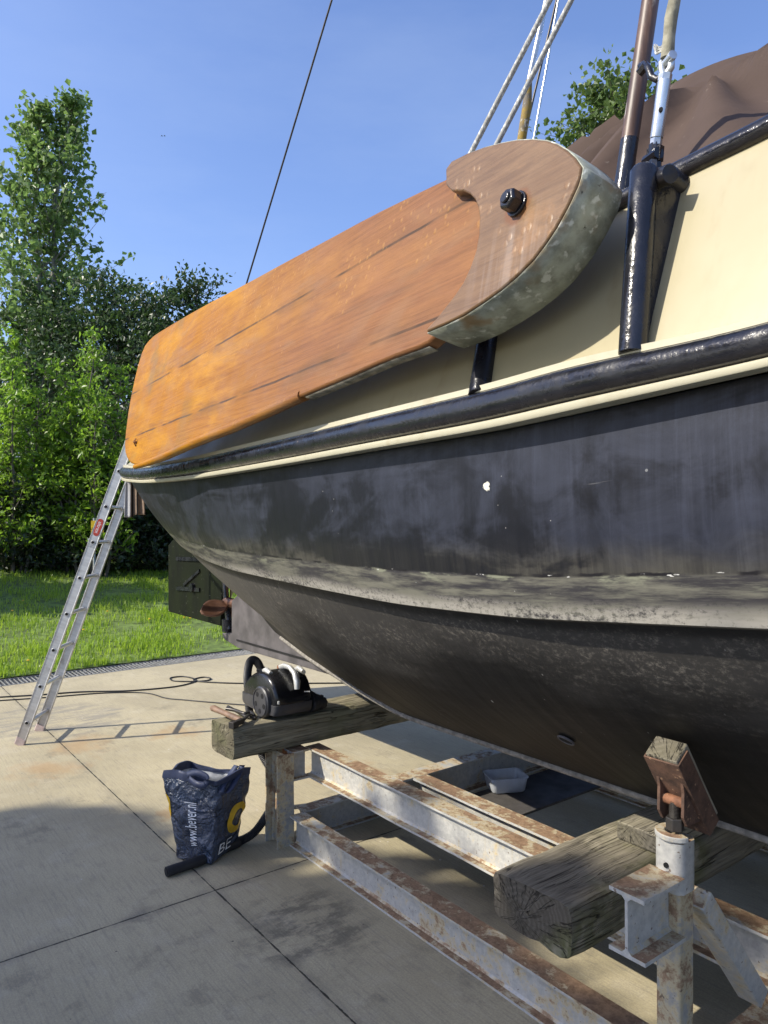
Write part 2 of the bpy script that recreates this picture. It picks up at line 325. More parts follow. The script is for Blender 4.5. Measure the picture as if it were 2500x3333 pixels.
def mat_concrete():
    g = G('concrete'); p = g.obj(); s = g.sep(p)
    big = g.noise(p, .9, 5, .6); med = g.noise(p, 5, 6, .65); fine = g.noise(p, 140, 4, .7)
    broom = g.noise(g.mp(p, (7, 120, 1), rot=(0, 0, .03)), 1., 3, .6)
    c = g.mx(g.st(big, .35, .65), (.375, .325, .205), (.475, .412, .262))
    c = g.mx(g.mul(g.st(med, .5, .72), .5), c, (.51, .45, .32)); c = g.mx(g.mul(g.st(g.noise(p, 11, 7, .75), .52, .7), .35), c, (.22, .2, .155))
    c = g.mx(g.mul(g.st(fine, .35, .65), .35), c, (.18, .165, .135))
    c = g.mx(g.mul(g.st(broom, .48, .72), .38), c, (.19, .175, .145))
    c = g.mx(g.mul(g.st(broom, .45, .25), .25), c, (.46, .42, .34))
    stain = g.mul(g.st(g.noise(g.mp(p, loc=(2.2, 5.1, 0)), 4.2, 8, .74), .52, .66), g.st(g.noise(g.mp(p, loc=(7, 3, 0)), .7, 2), .45, .58))
    c = g.mx(g.mul(stain, .38), c, (.09, .084, .07))
    # oily patch in front of the cradle, grey scraped patch by the ladder, rust blooms
    def blob(x, y, r, soft, amp=.35):
        d = g.nd('ShaderNodeVectorMath', {0: p, 1: (x, y, 0)}, operation='DISTANCE').outputs['Value']
        return g.st(g.ma('ADD', d, g.mul(g.ma('SUBTRACT', g.noise(p, 4.5, 5, .65), .5), amp*2.4)), r, r-soft)
    oil = blob(.70, -.02, .34, .22, .2)
    oil = g.mul(oil, g.st(g.noise(g.mp(p, (10, 5, 1)), 1., 5, .7), .42, .6))
    c = g.mx(g.mul(oil, .6), c, (.05, .048, .044))
    sp_ = LZ(170, 2345); sc = g.mul(blob(sp_.x, sp_.y, .62, .2, .2), g.st(g.noise(g.mp(p, (12, 3, 1), rot=(0, 0, .9)), 1., 5, .7), .4, .62))
    c = g.mx(g.mul(sc, .6), c, (.17, .165, .155))
    for (u_, v_, r_) in ((265, 2425, .30), (150, 2505, .26), (580, 2385, .22), (560, 2650, .12), (1140, 2520, .3)):
        q = LZ(u_, v_); c = g.mx(g.mul(blob(q.x, q.y, r_, r_*.9, .3), .5), c, (.36, .22, .095))
    c = g.mx(g.st(g.vor(p, 13.), .06, .045) if False else g.mul(g.st(g.vor(p, 7.), .035, .028), .8), c, (.06, .055, .05))
    c = g.mx(g.mul(g.st(g.vor(g.mp(p, loc=(3, 3, 0)), 5.), .03, .024), .7), c, (.62, .60, .56))
    c = g.mx(g.mul(g.st(g.vor(g.mp(p, loc=(1, 7, 0)), 21.), .055, .04), g.st(g.noise(p, 3., 3), .45, .6)), c, (.10, .09, .075))
    jn = g.noise(p, 14., 5, .75)
    def joint(x, x0, w):
        m = g.ma('ABSOLUTE', g.ma('SUBTRACT', g.ma('FLOORED_MODULO', g.ma('ADD', x, 2.5-x0), 5.), 2.5))
        return g.ma('ADD', m, g.mul(g.ma('SUBTRACT', jn, .5), .016)), w
    j1, w1 = joint(s[0], .2315, .0045); j2, w2 = joint(s[1], -.194, .0045)
    jm = g.ma('MAXIMUM', g.st(j1, .0055, .002), g.st(j2, .0042, .0016))
    c = g.mx(g.mul(g.ma('MAXIMUM', g.st(j1, .06, .0), g.st(j2, .05, .0)), g.mul(g.st(med, .4, .6), .3)), c, (.12, .11, .09))
    c = g.mx(g.mul(jm, .92), c, (.028, .025, .02))
    h = g.ma('SUBTRACT', g.ma('ADD', g.mul(fine, .3), g.ma('ADD', g.mul(broom, .35), g.mul(med, .5))), g.mul(jm, 3.))
    return g.done(c, .86, 0, g.bump(h, .45, .004), spec=.3)
def mat_leaf(name, a, b, c3, trans=.35):
    g = G(name); p = g.obj()
    n = g.noise(p, 2.2, 3); f = g.noise(p, 16., 2, .5)
    col = g.mx(g.st(f, .35, .65), a, b); col = g.mx(g.mul(g.st(n, .45, .7), .6), col, c3)
    pr = g.nd('ShaderNodeBsdfPrincipled', {'Base Color': col, 'Roughness': .42, 'Specular IOR Level': .5})
    tr = g.nd('ShaderNodeBsdfTranslucent', {'Color': g.mx(.5, col, tuple(min(1, x*1.9) for x in b))})
    ms = g.nd('ShaderNodeMixShader', {0: trans, 1: pr.outputs[0], 2: tr.outputs[0]})
    g.nt.links.new(ms.outputs[0], g.out.inputs[0]); return g.m
def mat_bark(name='bark', c=(.16, .14, .11)):
    g = G(name); p = g.obj(); n = g.noise(g.mp(p, (18, 18, 3)), 1., 5, .65)
    return g.done(g.mx(g.st(n, .3, .7), tuple(x*.45 for x in c), c), .9, 0, g.bump(n, .6, .02))
def mat_tarp():
    g = G('brown_canvas'); p = g.obj(); n = g.noise(p, 2.4, 4); w = g.noise(p, 260, 2)
    c = g.mx(g.st(n, .3, .7), (.052, .033, .023), (.072, .047, .034))
    c = g.mx(g.mul(g.st(g.noise(p, 14, 6, .7), .64, .7), .4), c, (.3, .26, .22))
    return g.done(c, .8, 0, g.bump(g.ma('ADD', n, g.mul(w, .05)), .35, .02), spec=.3)
def mat_rope(name, col, sc=70):
    g = G(name); p = g.obj(); w = g.vor(g.mp(p, (1, 1, .45)), sc*1.6); n = g.noise(p, 14, 4)
    c = g.mx(g.st(w, .15, .6), col, tuple(x*.5 for x in col)); c = g.mx(g.mul(g.st(n, .5, .7), .4), c, (.2, .18, .13))
    return g.done(c, .85, 0, g.bump(w, -.8, .004))
def mat_moss():
    g = G('mossy_wood'); p = g.obj(); n = g.noise(p, 11, 5, .6)
    c = g.mx(g.st(n, .4, .6), (.15, .13, .10), (.30, .20, .02)); c = g.mx(g.st(g.noise(p, 30, 4), .6, .68), c, (.42, .41, .36))
    return g.done(c, .85, 0, g.bump(n, .5, .005))
def mat_pole():
    g = G('brown_weathered_pole'); p = g.obj(); n = g.noise(g.mp(p, (30, 30, 4)), 1., 5, .65)
    c = g.mx(g.st(n, .35, .65), (.06, .034, .024), (.17, .10, .065)); c = g.mx(g.st(g.noise(g.mp(p, (25, 25, 8)), 1., 5), .6, .68), c, (.4, .36, .32))
    return g.done(c, .45, 0, g.bump(n, .3, .003))
def mat_alu():
    g = G('aluminium'); p = g.obj(); n = g.noise(g.mp(p, (8, 8, 60)), 1., 4); d = g.noise(p, 12, 5, .65)
    c = g.mx(g.st(n, .3, .7), (.52, .52, .51), (.64, .64, .62)); c = g.mx(g.mul(g.st(d, .56, .72), .55), c, (.32, .29, .26))
    z = g.sep(g.geo.outputs['Position'])[2]
    c = g.mx(g.mul(g.st(g.ma('ADD', z, g.mul(d, .4)), .62, .2), .5), c, (.24, .19, .16))
    return g.done(c, .42, .55, g.bump(d, .08, .002))
def mat_bag():
    g = G('navy_woven_plastic'); p = g.obj(); n = g.noise(p, 10, 6, .6, 1.4); r = g.ma('ABSOLUTE', g.ma('SUBTRACT', g.noise(p, 7, 5, .55, 1.), .5)); b = g.noise(p, 7, 3)
    c = g.mx(g.st(b, .35, .65), (.013, .023, .05), (.03, .05, .095))
    return g.done(c, .27, 0, g.bump(g.ma('ADD', n, g.mul(r, 2.2)), 1., .03), spec=1.)
def mat_rudder():
    g = G('rudder_paint'); p = g.obj(); n = g.noise(g.mp(p, (8, 8, 3)), 1., 5, .65)
    c = g.mx(g.st(n, .3, .7), (.003, .0045, .0015), (.0065, .010, .002)); c = g.mx(g.st(g.noise(p, 60, 3), .7, .74), c, (.4, .4, .36))
    return g.done(c, .6, 0, g.bump(n, .3, .004), spec=.15)
def mat_cloth():
    g = G('striped_cloth'); p = g.obj(); x = g.sep(p)[0]; n = g.noise(p, 40, 4)
    c = g.mx(g.st(n, .3, .7), (.17, .12, .085), (.24, .175, .13))
    for x0 in (.052, .088): c = g.mx(g.st(g.ma('ABSOLUTE', g.ma('SUBTRACT', g.ma('ADD', x, g.mul(g.noise(p, 8), .01)), x0)), .006, .004), c, (.015, .013, .013))
    c = g.mx(g.st(x, .038, .034), c, (.33, .33, .34))
    return g.done(c, .95, 0, g.bump(n, .3, .003))
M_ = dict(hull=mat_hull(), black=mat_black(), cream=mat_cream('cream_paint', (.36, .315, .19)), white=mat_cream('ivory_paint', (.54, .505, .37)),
          board=mat_board(), head=mat_head(), zinc=mat_zinc(), steel=mat_steel(), rust=mat_rust(), rust2=mat_rust('dark_rusty_iron', (.055, .032, .022), (.15, .08, .05)), steel2=mat_steel('heavily_rusted_steel', .10), tarp=mat_tarp(), rope=mat_rope('grey_braided_rope', (.62, .62, .58)),
          moss=mat_moss(), pole=mat_pole(), alu=mat_alu(), bag=mat_bag(), rudder=mat_rudder(), cloth=mat_cloth(), conc=mat_concrete(),
          w1=mat_oldwood('pale_split_timber', (.17, .15, .10), (.33, .295, .20), (.12, .13, .05), .4, 3.), w2=mat_oldwood('grey_cracked_timber', (.15, .13, .098), (.28, .25, .185), (.13, .135, .04), .62, 0.),
          w3=mat_oldwood('grey_block_wood', (.20, .18, .14), (.38, .34, .26), (.2, .18, .1), .3, 8.),
          galv=simple('galvanised_steel', (.55, .57, .58), .32, .8), dirtysteel=simple('dark_oiled_steel', (.06, .055, .05), .4, .6), keel=simple('chalky_keel_edge', (.21, .195, .17), .8, 0, .4, 40, .4),
          skeg=simple('grey_bottom_paint', (.085, .078, .08), .6, 0, .35, 9, .3), skeg2=simple('dirty_pale_metal', (.22, .205, .165), .7, 0, .6, 30, .4), bronze=simple('brown_bronze', (.13, .065, .04), .42, .5), plastic=simple('black_plastic', (.008, .008, .009), .22, 0, .3, 30, .05),
          matt=simple('matt_black_rubber', (.018, .018, .02), .55), wheel=simple('dark_grey_plastic', (.042, .042, .045), .42, 0, .15), silver=simple('silver_plastic', (.62, .62, .58), .3, .35, .1), hole=simple('dark_opening', (.004, .004, .004), .9),
          handle=simple('worn_handle_wood', (.17, .105, .065), .6, 0, .4, 25), pink=simple('worn_pink_foot', (.42, .33, .30), .7), red=simple('red_label', (.45, .05, .03), .4), ink=simple('white_print', (.8, .8, .8), .45, 0, .05), yellow=simple('yellow_print', (.72, .44, .02), .4), signy=simple('yellow_sign_enamel', (.6, .42, .02), .4),
          grey=simple('grey_sign_metal', (.4, .42, .42), .5), strap=simple('navy_strap', (.035, .045, .085), .5, 0, .2, 60), inner=simple('pale_bag_lining', (.5, .52, .55), .4, 0, .2, 40, .5), grate=simple('galvanised_grating', (.34, .34, .33), .5, .5), cord=simple('black_cable', (.012, .012, .012), .45), soil=simple('dark_soil', (.05, .038, .025), .95, 0, .5, 14, .6),
          lawnm=simple('lawn_turf', (.10, .15, .028), .95, 0, .5, 8, .8), bird=simple('bird_plumage', (.1, .1, .1), .8))
def mat_tub():
    g = G('cloudy_plastic'); n = g.noise(g.obj(), 30, 3)
    p = g.nd('ShaderNodeBsdfPrincipled', {'Base Color': (.74, .77, .80, 1), 'Roughness': .35}); t = g.nd('ShaderNodeBsdfTranslucent', {'Color': (.8, .82, .85, 1)})
    r = g.nd('ShaderNodeBsdfTransparent'); a = g.nd('ShaderNodeMixShader', {0: .45, 1: p.outputs[0], 2: t.outputs[0]})
    b = g.nd('ShaderNodeMixShader', {0: g.st(n, .3, .7, .05, .14), 1: a.outputs[0], 2: r.outputs[0]}); g.nt.links.new(b.outputs[0], g.out.inputs[0]); return g.m
M_['tub'] = mat_tub(); M_['served'] = simple('tarred_rope_serving', (.27, .255, .19), .85, 0, .4, 40, .8)
LEAF = dict(pop=mat_leaf('poplar_leaf', (.09, .16, .035), (.16, .25, .065), (.23, .31, .12), .42), dark=mat_leaf('hedge_leaf', (.022, .048, .012), (.045, .085, .022), (.065, .11, .028), .3),
            bright=mat_leaf('bush_leaf', (.115, .22, .02), (.19, .32, .03), (.28, .38, .045), .47), low=mat_leaf('undergrowth_leaf', (.012, .026, .008), (.026, .05, .014), (.03, .05, .015), .2), lime=mat_leaf('lime_leaf', (.065, .115, .025), (.115, .175, .045), (.14, .20, .05), .4),
            grass=mat_leaf('grass_blade', (.17, .28, .02), (.28, .40, .035), (.34, .41, .07), .45))
# ---------------------------------------------------------------- hull curves (s, t) and (s, z)
def smooth_curve(pts, n=170, it=6):
    P = np.array(pts, float); d = np.r_[0, np.cumsum(np.linalg.norm(np.diff(P, axis=0), axis=1))]
    x = np.linspace(0, d[-1], n); Q = np.stack([np.interp(x, d, P[:, k]) for k in range(3)], 1)
    for _ in range(it): Q[1:-1] = .25*Q[:-2]+.5*Q[1:-1]+.25*Q[2:]
    return Q
TC = .88
tR = [(-2.4, .88), (-2.38, .7), (-2.34, .52), (-2.24, .34), (-2.06, .19), (-1.8, .095), (-1.5, .03), (-1, -.05), (-.5, -.115), (0, -.165), (.5, -.215), (1, -.26), (1.5, -.305), (2, -.335), (2.7, -.36), (3.3, -.33), (3.9, -.2), (4.4, .05), (4.75, .35), (4.93, .65), (5., .88)]
zR = [(-2.4, 1.85), (-2.06, 1.833), (-1.8, 1.81), (-1.3, 1.776), (-.8, 1.755), (0, 1.75), (.85, 1.759), (1.3, 1.769), (1.9, 1.779), (2.3, 1.796), (2.6, 1.82), (3.5, 1.9), (5, 2.15)]
tK = [(-2.08, .88), (-2.03, .7), (-1.9, .53), (-1.7, .42), (-1.5, .35), (-1, .2), (-.5, .09), (0, -.01), (.5, -.09), (1, -.165), (1.5, -.225), (2, -.26), (2.7, -.28), (3.3, -.24), (3.9, -.08), (4.4, .25), (4.7, .6), (4.8, .88)]
zK = [(-2.08, 1.40), (-1.4, 1.384), (-.94, 1.369), (-.48, 1.347), (0, 1.336), (.8, 1.338), (1.2, 1.342), (1.5, 1.343), (1.88, 1.354), (2.16, 1.374), (2.55, 1.408), (3.5, 1.5), (4.8, 1.7)]
tE = [(-1.6, .88), (-1.4, .80), (-1, .68), (-.5, .53), (0, .38), (.5, .25), (1, .16), (1.5, .09), (2, .05), (2.7, .02), (3.3, .1), (3.8, .35), (4.3, .88)]
zE = [(-1.6, 1.03), (-1, .97), (-.5, .935), (0, .93), (.45, .935), (.8, .953), (1.05, .976), (1.42, 1.013), (1.75, 1.038), (2.07, 1.065), (2.4, 1.11), (4.3, 1.3)]
tQ = [(-1.3, .88), (-1, .82), (-.5, .72), (.2, .63), (.5, .61), (2.7, .61), (3.4, .7), (3.9, .88)]
zQ = [(-1.3, .83), (-.55, .765), (.2, .695), (.6, .66), (.9, .648), (1.3, .652), (1.67, .66), (2.7, .68), (3.9, .8)]
def curve(ts, zs, n=170): return smooth_curve([(a, b, np.interp(a, [q[0] for q in zs], [q[1] for q in zs])) for a, b in ts], n)
NS = 170
cR, cK, cE, cQ = (curve(a, b, NS) for a, b in ((tR, zR), (tK, zK), (tE, zE), (tQ, zQ)))
def tr(s): return float(np.interp(s, [a for a, b in tR], [b for a, b in tR]))
def zr(s): return float(np.interp(s, [a for a, b in zR], [b for a, b in zR]))
boat = thing('sailing_boat', 'black and cream steel sailing boat standing ashore on a steel cradle', 'boat', (0, .88, .65))
def hull_rows():
    rows = []
    def seg(A, B, n, v0, v1, bulge, last=False):
        for i in range(n+(1 if last else 0)):
            x = i/n; P = A*(1-x)+B*x; k = 4*x*(1-x)*bulge
            taper = np.clip((TC-P[:, 1])/.35, 0, 1)
            P = P.copy(); P[:, 1] -= k*taper*.8; P[:, 2] -= k*taper*.5; rows.append((P, v0+(v1-v0)*x))
    lap = cK.copy(); tp = np.clip((TC-lap[:, 1])/.2, 0, 1); lap[:, 1] += .032*tp; lap[:, 2] -= .012
    seg(cQ, cE, 6, 0., .3, .012); seg(cE, lap, 8, .3, .497, .018, True)
    k2 = cK.copy(); k2[:, 2] -= .004
    topr = cR.copy(); topr[:, 1] += .03*np.clip((TC-topr[:, 1])/.2, 0, 1); seg(k2, topr, 12, .503, 1., .02, True)
    return rows
rows = hull_rows()
V = np.concatenate([r[0] for r in rows]); nr = len(rows)
vv = np.concatenate([np.full(NS, r[1]) for r in rows])
idx = np.arange(nr*NS).reshape(nr, NS)
F = np.stack([idx[:-1, :-1], idx[:-1, 1:], idx[1:, 1:], idx[1:, :-1]], -1).reshape(-1, 4)
V2 = V.copy(); V2[:, 1] = 2*TC-V2[:, 1]
VV = np.concatenate([V, V2]); FF = np.concatenate([F, F[:, ::-1]+len(V)]); UVv = np.concatenate([vv, vv])
# bottom plate between the two keel edges
bq = np.stack([np.arange(NS-1), np.arange(1, NS), np.arange(1, NS)+len(V), np.arange(NS-1)+len(V)], -1); FF = np.concatenate([FF, bq])
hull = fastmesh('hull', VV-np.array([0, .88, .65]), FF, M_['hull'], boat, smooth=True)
hull.parent = boat; ROOT[hull] = I4
hull.data.set_sharp_from_angle(angle=R(38))
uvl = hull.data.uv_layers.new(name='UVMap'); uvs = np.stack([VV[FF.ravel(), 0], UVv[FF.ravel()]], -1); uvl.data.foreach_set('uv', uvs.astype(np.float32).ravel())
def rsc(s_): x = min(1., max(0., (s_-2.15)/.45)); return 1-.2*x*x*(3-2*x)
def rail_sweep(prof, mirror=True, rng_=(0, NS), dcurve=None):
    """prof: list of (out, up) about the rail curve cR; out is horizontal, away from the boat"""
    C = cR if dcurve is None else dcurve; mb = MB(); P = []
    full = [tuple(c) for c in C[rng_[0]:rng_[1]]]
    if mirror: full = [(a, 2*TC-b, c) for a, b, c in C[rng_[0]+1:rng_[1]][::-1]]+full
    n = len(full)
    for i in range(n):
        p = Vector(full[i]); q = Vector(full[min(i+1, n-1)])-Vector(full[max(i-1, 0)]); q.z = 0; q.normalize()
        o = Vector((q.y, -q.x, 0))
        P.append([p+o*a*rsc(p.x)+Vector((0, 0, b*rsc(p.x))) for a, b in prof])
    mb.grid(P, True); m = len(prof)
    mb.f += [tuple(range(m)), tuple(range((n-1)*m, n*m))[::-1]]
    return mb
halfround = [(.0, .019)]+[(.002+.040*max(0., math.sin(a))**.6, .0525-.034*math.cos(a)) for a in np.linspace(0, math.pi, 11)]+[(.0, .086)]
rail_sweep(halfround).build('rub_rail', M_['black'], boat, smooth=40)
rail_sweep([(-.02, .0), (.026, .0), (.029, .004), (.029, .0145), (.026, .017), (-.02, .017)]).build('lower_rail_strip', M_['white'], boat, smooth=40)
rail_sweep([(-.06, .087), (.018, .087), (.018, .101), (-.04, .104), (-.06, .104)]).build('upper_rail_strip', M_['white'], boat, smooth=40)
# bulwark
zt = [(-2.4, 2.09), (-2, 2.06), (-1, 2.05), (0, 2.07), (.5, 2.10), (1, 2.14), (1.5, 2.18), (2.19, 2.234), (2.32, 2.248), (2.53, 2.262), (3.5, 2.4), (5, 2.75)]
bw = MB(); topc = []; P = []
full = [(a, 2*TC-b, c) for a, b, c in cR[1:][::-1]]+[tuple(c) for c in cR]
for i, c in enumerate(full):
    p = Vector(c); q = Vector(full[min(i+1, len(full)-1)])-Vector(full[max(i-1, 0)]); q.z = 0; q.normalize(); o = Vector((q.y, -q.x, 0))
    z1 = float(np.interp(c[0], [a for a, b in zt], [b for a, b in zt]))
    lo = p-o*.012+Vector((0, 0, .104*rsc(p.x))); hi = Vector((p.x, p.y, z1))-o*.135; topc.append(hi)
    P.append([lo.lerp(hi, k/5) for k in range(6)]+[(lo-o*.012).lerp(hi-o*.012, 1-k/5) for k in range(6)])
bw.grid(P, True); bw.build('bulwark', M_['cream'], boat, smooth=40)
cr_ = MB(); cr_.tube([p+Vector((0, 0, .004)) for p in topc], .021, 12); cr_.build('cap_rail', M_['black'], boat, smooth=50)
dk = MB(); half = len(full)//2
DA = [Vector((c[0], c[1]+(.06 if c[1] < TC else -.06), c[2]+.085)) for c in full]
for i in range(0, half, 4):
    j = len(full)-1-i; i2 = min(i+4, half); j2 = len(full)-1-i2
    dk.add([DA[i], DA[i2], DA[j2], DA[j]], [(0, 1, 2, 3)])
dk.build('deck', M_['white'], boat)
# keel edge, skeg, rudder, propeller
mb = MB(); sel = cQ[10:NS-10]
for sg in (1, -1): mb.tube([Vector((a, TC+sg*(b-TC)+.0, c-.006)) for a, b, c in sel], .013, 8)
mb.build('keel_edge', M_['keel'], boat, smooth=50)
def lq(u, v, t=TC): return LT(u, v, t)
sk = [lq(736, 2058), lq(768, 2060), lq(768, 1955), lq(830, 1890), Vector((-.7, TC, 1.0)), Vector((.6, TC, .72)), Vector((.6, TC, .652)), lq(1085, 2193), lq(790, 2108), lq(744, 2080)]
mb = MB(); mb.prism([p+Vector((0, -.035, 0)) for p in sk], (0, .07, 0)); mb.build('skeg', M_['skeg'], boat, bevel=.006)
mb = MB(); mb.bar(lq(770, 2083, TC-.04), lq(1060, 2165, TC-.04), .004, .012); mb.build('skeg_seam', M_['hole'], boat)
ru = [lq(555, 1990), lq(725, 2037), lq(735, 1800), Vector((-2.02, TC, 2.15)), Vector((-2.2, TC, 2.15)), Vector((-2.42, TC, 1.6)), lq(555, 1775)]
mb = MB(); mb.prism([p+Vector((0, -.02, 0)) for p in ru], (0, .04, 0)); rud = mb.build('rudder', M_['rudder'], boat, bevel=.006)
mb = MB()
for a, b in (((575, 1818), (680, 1822)), ((575, 1915), (650, 1920))): mb.bar(lq(*a, TC-.026), lq(*b, TC-.026), .014, .03)
mb.bar(lq(650, 1857, TC-.026), lq(598, 1904, TC-.026), .012, .022); mb.cyl(lq(626, 1912, TC-.032), (0, 1, 0), .035, .03, 10)
mb.build('rudder_fitting', M_['black'], rud)
mb = MB(); mb.tube([lq(748, 2048), lq(735, 1935), lq(727, 1800)], .024, 10); mb.cyl(lq(742, 2035), (0, 0, 1), .045, .09, 12); mb.build('rudder_stock', M_['black'], boat, smooth=40)
hub = lq(752, 1962); mb = MB(); mb.cyl(hub, (1, 0, 0), .035, .16, 14); pr = mb.build('propeller', M_['bronze'], boat, smooth=40)
for k in range(3):
    mb = MB(); P = []
    ang = R(62+120*k); rd = Vector((0, -math.sin(ang), -math.cos(ang)*-1)); rd = Vector((0, -math.cos(R(15+120*k)), -math.sin(R(15+120*k))))
    tg = Vector((1, 0, 0)).cross(rd)
    for i in range(9):
        x = i/8; wd = .10*math.sin(math.pi*(.12+.88*x))**.7 if x < 1 else .0; wd = max(wd, .012)
        tw = R(62-25*x); dirv = tg*math.cos(tw)+Vector((1, 0, 0))*math.sin(tw)
        P.append([hub+rd*(.03+.20*x)+dirv*(wd*(j/4-1)*.8)+Vector((-.03, 0, 0)) for j in range(9)])
    mb.grid(P); o = mb.build('blade', M_['bronze'], pr, smooth=60); sl = o.modifiers.new('solid', 'SOLIDIFY'); sl.thickness = .008; sl.offset = 0
# hull outlet
def onhull(u, v):
    best = None
    for s_ in np.linspace(-1, 2.7, 60):
        pe = Vector((s_, float(np.interp(s_, cE[:, 0], cE[:, 1])), float(np.interp(s_, cE[:, 0], cE[:, 2])))); pq = Vector((s_, float(np.interp(s_, cQ[:, 0], cQ[:, 1])), float(np.interp(s_, cQ[:, 0], cQ[:, 2]))))
        for x in np.linspace(0, 1, 40):
            p = pe.lerp(pq, x); w = FRM @ p; d = abs(CX+FPX*w.x/w.y-u)+abs(CY+FPX*(EYE-w.z)/w.y-v)
            if best is None or d < best[0]: best = (d, p)
    return best[1]
hn = Vector((0, -.6, -.8)).normalized(); ho = onhull(1856, 2395)
mb = MB(); ring = [ho+hn*.014+(Vector((1, 0, 0))*math.cos(a)+Vector((1, 0, 0)).cross(hn)*math.sin(a))*.024 for a in np.linspace(0, 2*math.pi, 21)]
mb.tube(ring, .0035, 6); ol = mb.build('hull_outlet', M_['skeg'], boat, smooth=60)
mb = MB(); mb.cyl(ho+hn*.012, hn, .022, .006, 16); mb.build('outlet_hole', M_['hole'], ol)
# ---------------------------------------------------------------- leeboard: plane t = a + b s + c z
PA, PB, PC = -.675, -.0805, .2
pn = Vector((PB, -1, PC)).normalized()                       # outward (towards -t)
def lp(u, v, off=0.):
    f = lambda p: (lambda q: (Vector((q.x, q.y-PA, q.z))).dot(pn)-off)(FINV @ p)
    return L(u, v, _solve(u, v, f))
bolt = lp(1685, 665, .03)
ax = (lp(1250, 880)-lp(480, 1290)).normalized(); ay = pn.cross(ax)
if ay.z < 0: ay = -ay
ax = ay.cross(pn).normalized()
if ax.x < 0: ax = -ax
LM = Matrix((ax, ay, ax.cross(ay))).transposed().to_4x4(); LM.translation = bolt
bo = [(408, 1484), (405, 1440), (420, 1320), (444, 1206), (467, 1130), (490, 1100), (520, 1078), (660, 995), (806, 919), (930, 850), (1055, 784), (1206, 701), (1340, 635), (1454, 580), (1560, 530), (1700, 560), (1780, 700), (1700, 860), (1530, 1010), (1410, 1100), (1386, 1123), (1260, 1168), (1120, 1230), (980, 1288), (860, 1345), (753, 1394), (603, 1454), (540, 1484), (482, 1507), (430, 1515)]
def rounded(poly, it=1):
    for _ in range(it):
        q = []
        for i in range(len(poly)): a, b = poly[i], poly[(i+1) % len(poly)]; q += [a.lerp(b, .25), a.lerp(b, .75)]
        poly = q
    return poly
mb = MB(); mb.prism(rounded([lp(*p) for p in bo]), -pn*.038); lee = mb.build('leeboard', M_['board'], boat, M=LM, bevel=.007, smooth=35)
# half-round trim on the trailing lower edge
ed = [lp(*p, -.012) for p in ((985, 1288), (900, 1328), (753, 1394), (660, 1430), (603, 1454), (540, 1484), (482, 1507), (440, 1519))]
mb = MB(); mb.tube(ed, [.018, .019, .019, .019, .018, .017, .016, .012], 10); mb.build('edge_moulding', M_['board'], lee, M=LM, smooth=50)
hd = [(1450, 550), (1469, 524), (1522, 497), (1575, 478), (1628, 464), (1680, 454), (1733, 452), (1775, 456), (1808, 467), (1842, 487), (1869, 512), (1891, 543), (1885, 575), (1876, 603), (1845, 670), (1808, 738), (1772, 792), (1733, 844), (1682, 896), (1628, 942), (1568, 985), (1507, 1025), (1446, 1055), (1386, 1080), (1386, 1108), (1390, 1068), (1420, 1036), (1447, 1002), (1480, 960), (1507, 919), (1530, 870), (1549, 814), (1558, 760), (1560, 708), (1555, 675), (1545, 648), (1528, 630), (1507, 621), (1469, 621), (1451, 603)]
hd = [p for p in hd if p != (1386, 1108)]
HO = [lp(*p, .03) for p in hd]
mb = MB(); mb.prism(HO, -pn*.108); head = mb.build('head_block', M_['head'], lee, M=LM, bevel=.004, smooth=30)
# zinc band round the outer edge
oe = HO[2:24]; mb = MB(); P = []
for i, p in enumerate(oe):
    q = (oe[min(i+1, len(oe)-1)]-oe[max(i-1, 0)]).normalized(); o = q.cross(pn)
    if o.dot(p-bolt) < 0: o = -o
    P.append([p+o*.0025-pn*.005, p+o*.0035-pn*.04, p+o*.0035-pn*.08, p+o*.0025-pn*.111])
mb.grid(P); zb = mb.build('edge_sheathing', M_['zinc'], lee, M=LM, smooth=22); sl = zb.modifiers.new('solid', 'SOLIDIFY'); sl.thickness = .003
oe = [lp(*p) for p in ((1386, 1123), (1260, 1168), (1120, 1230), (985, 1288))]; mb = MB(); P = []
for i, p in enumerate(oe):
    q = (oe[min(i+1, len(oe)-1)]-oe[max(i-1, 0)]).normalized(); o = q.cross(pn)
    if o.z > 0: o = -o
    P.append([p+o*.002-pn*.010, p+o*.003-pn*.036])
mb.grid(P); zb = mb.build('lower_sheathing', M_['skeg2'], lee, M=LM, smooth=60); sl = zb.modifiers.new('solid', 'SOLIDIFY'); sl.thickness = .003
for i in range(3, 22, 2):
    p = HO[2:24][i if i < 22 else 21]
mb = MB(); mb.tube([bolt-pn*.1, bolt+pn*.006], .026, 16); mb.tube([bolt+pn*.006, bolt+pn*.028, bolt+pn*.032], [.0225, .0225, .018], 6); mb.tube([bolt+pn*.032, bolt+pn*.037], [.012, .011], 14)
mb.build('pivot_bolt', M_['black'], lee, M=LM, bevel=.002)
pz = lp(443, 1440, .004); mb = MB(); mb.tube([pz+Vector((0, 0, .02)), pz+pn*.012, pz-Vector((0, 0, .02))], .004, 6); mb.cyl(pz, pn, .007, .01, 8); mb.build('shackle_eye', M_['rust'], lee, M=LM)
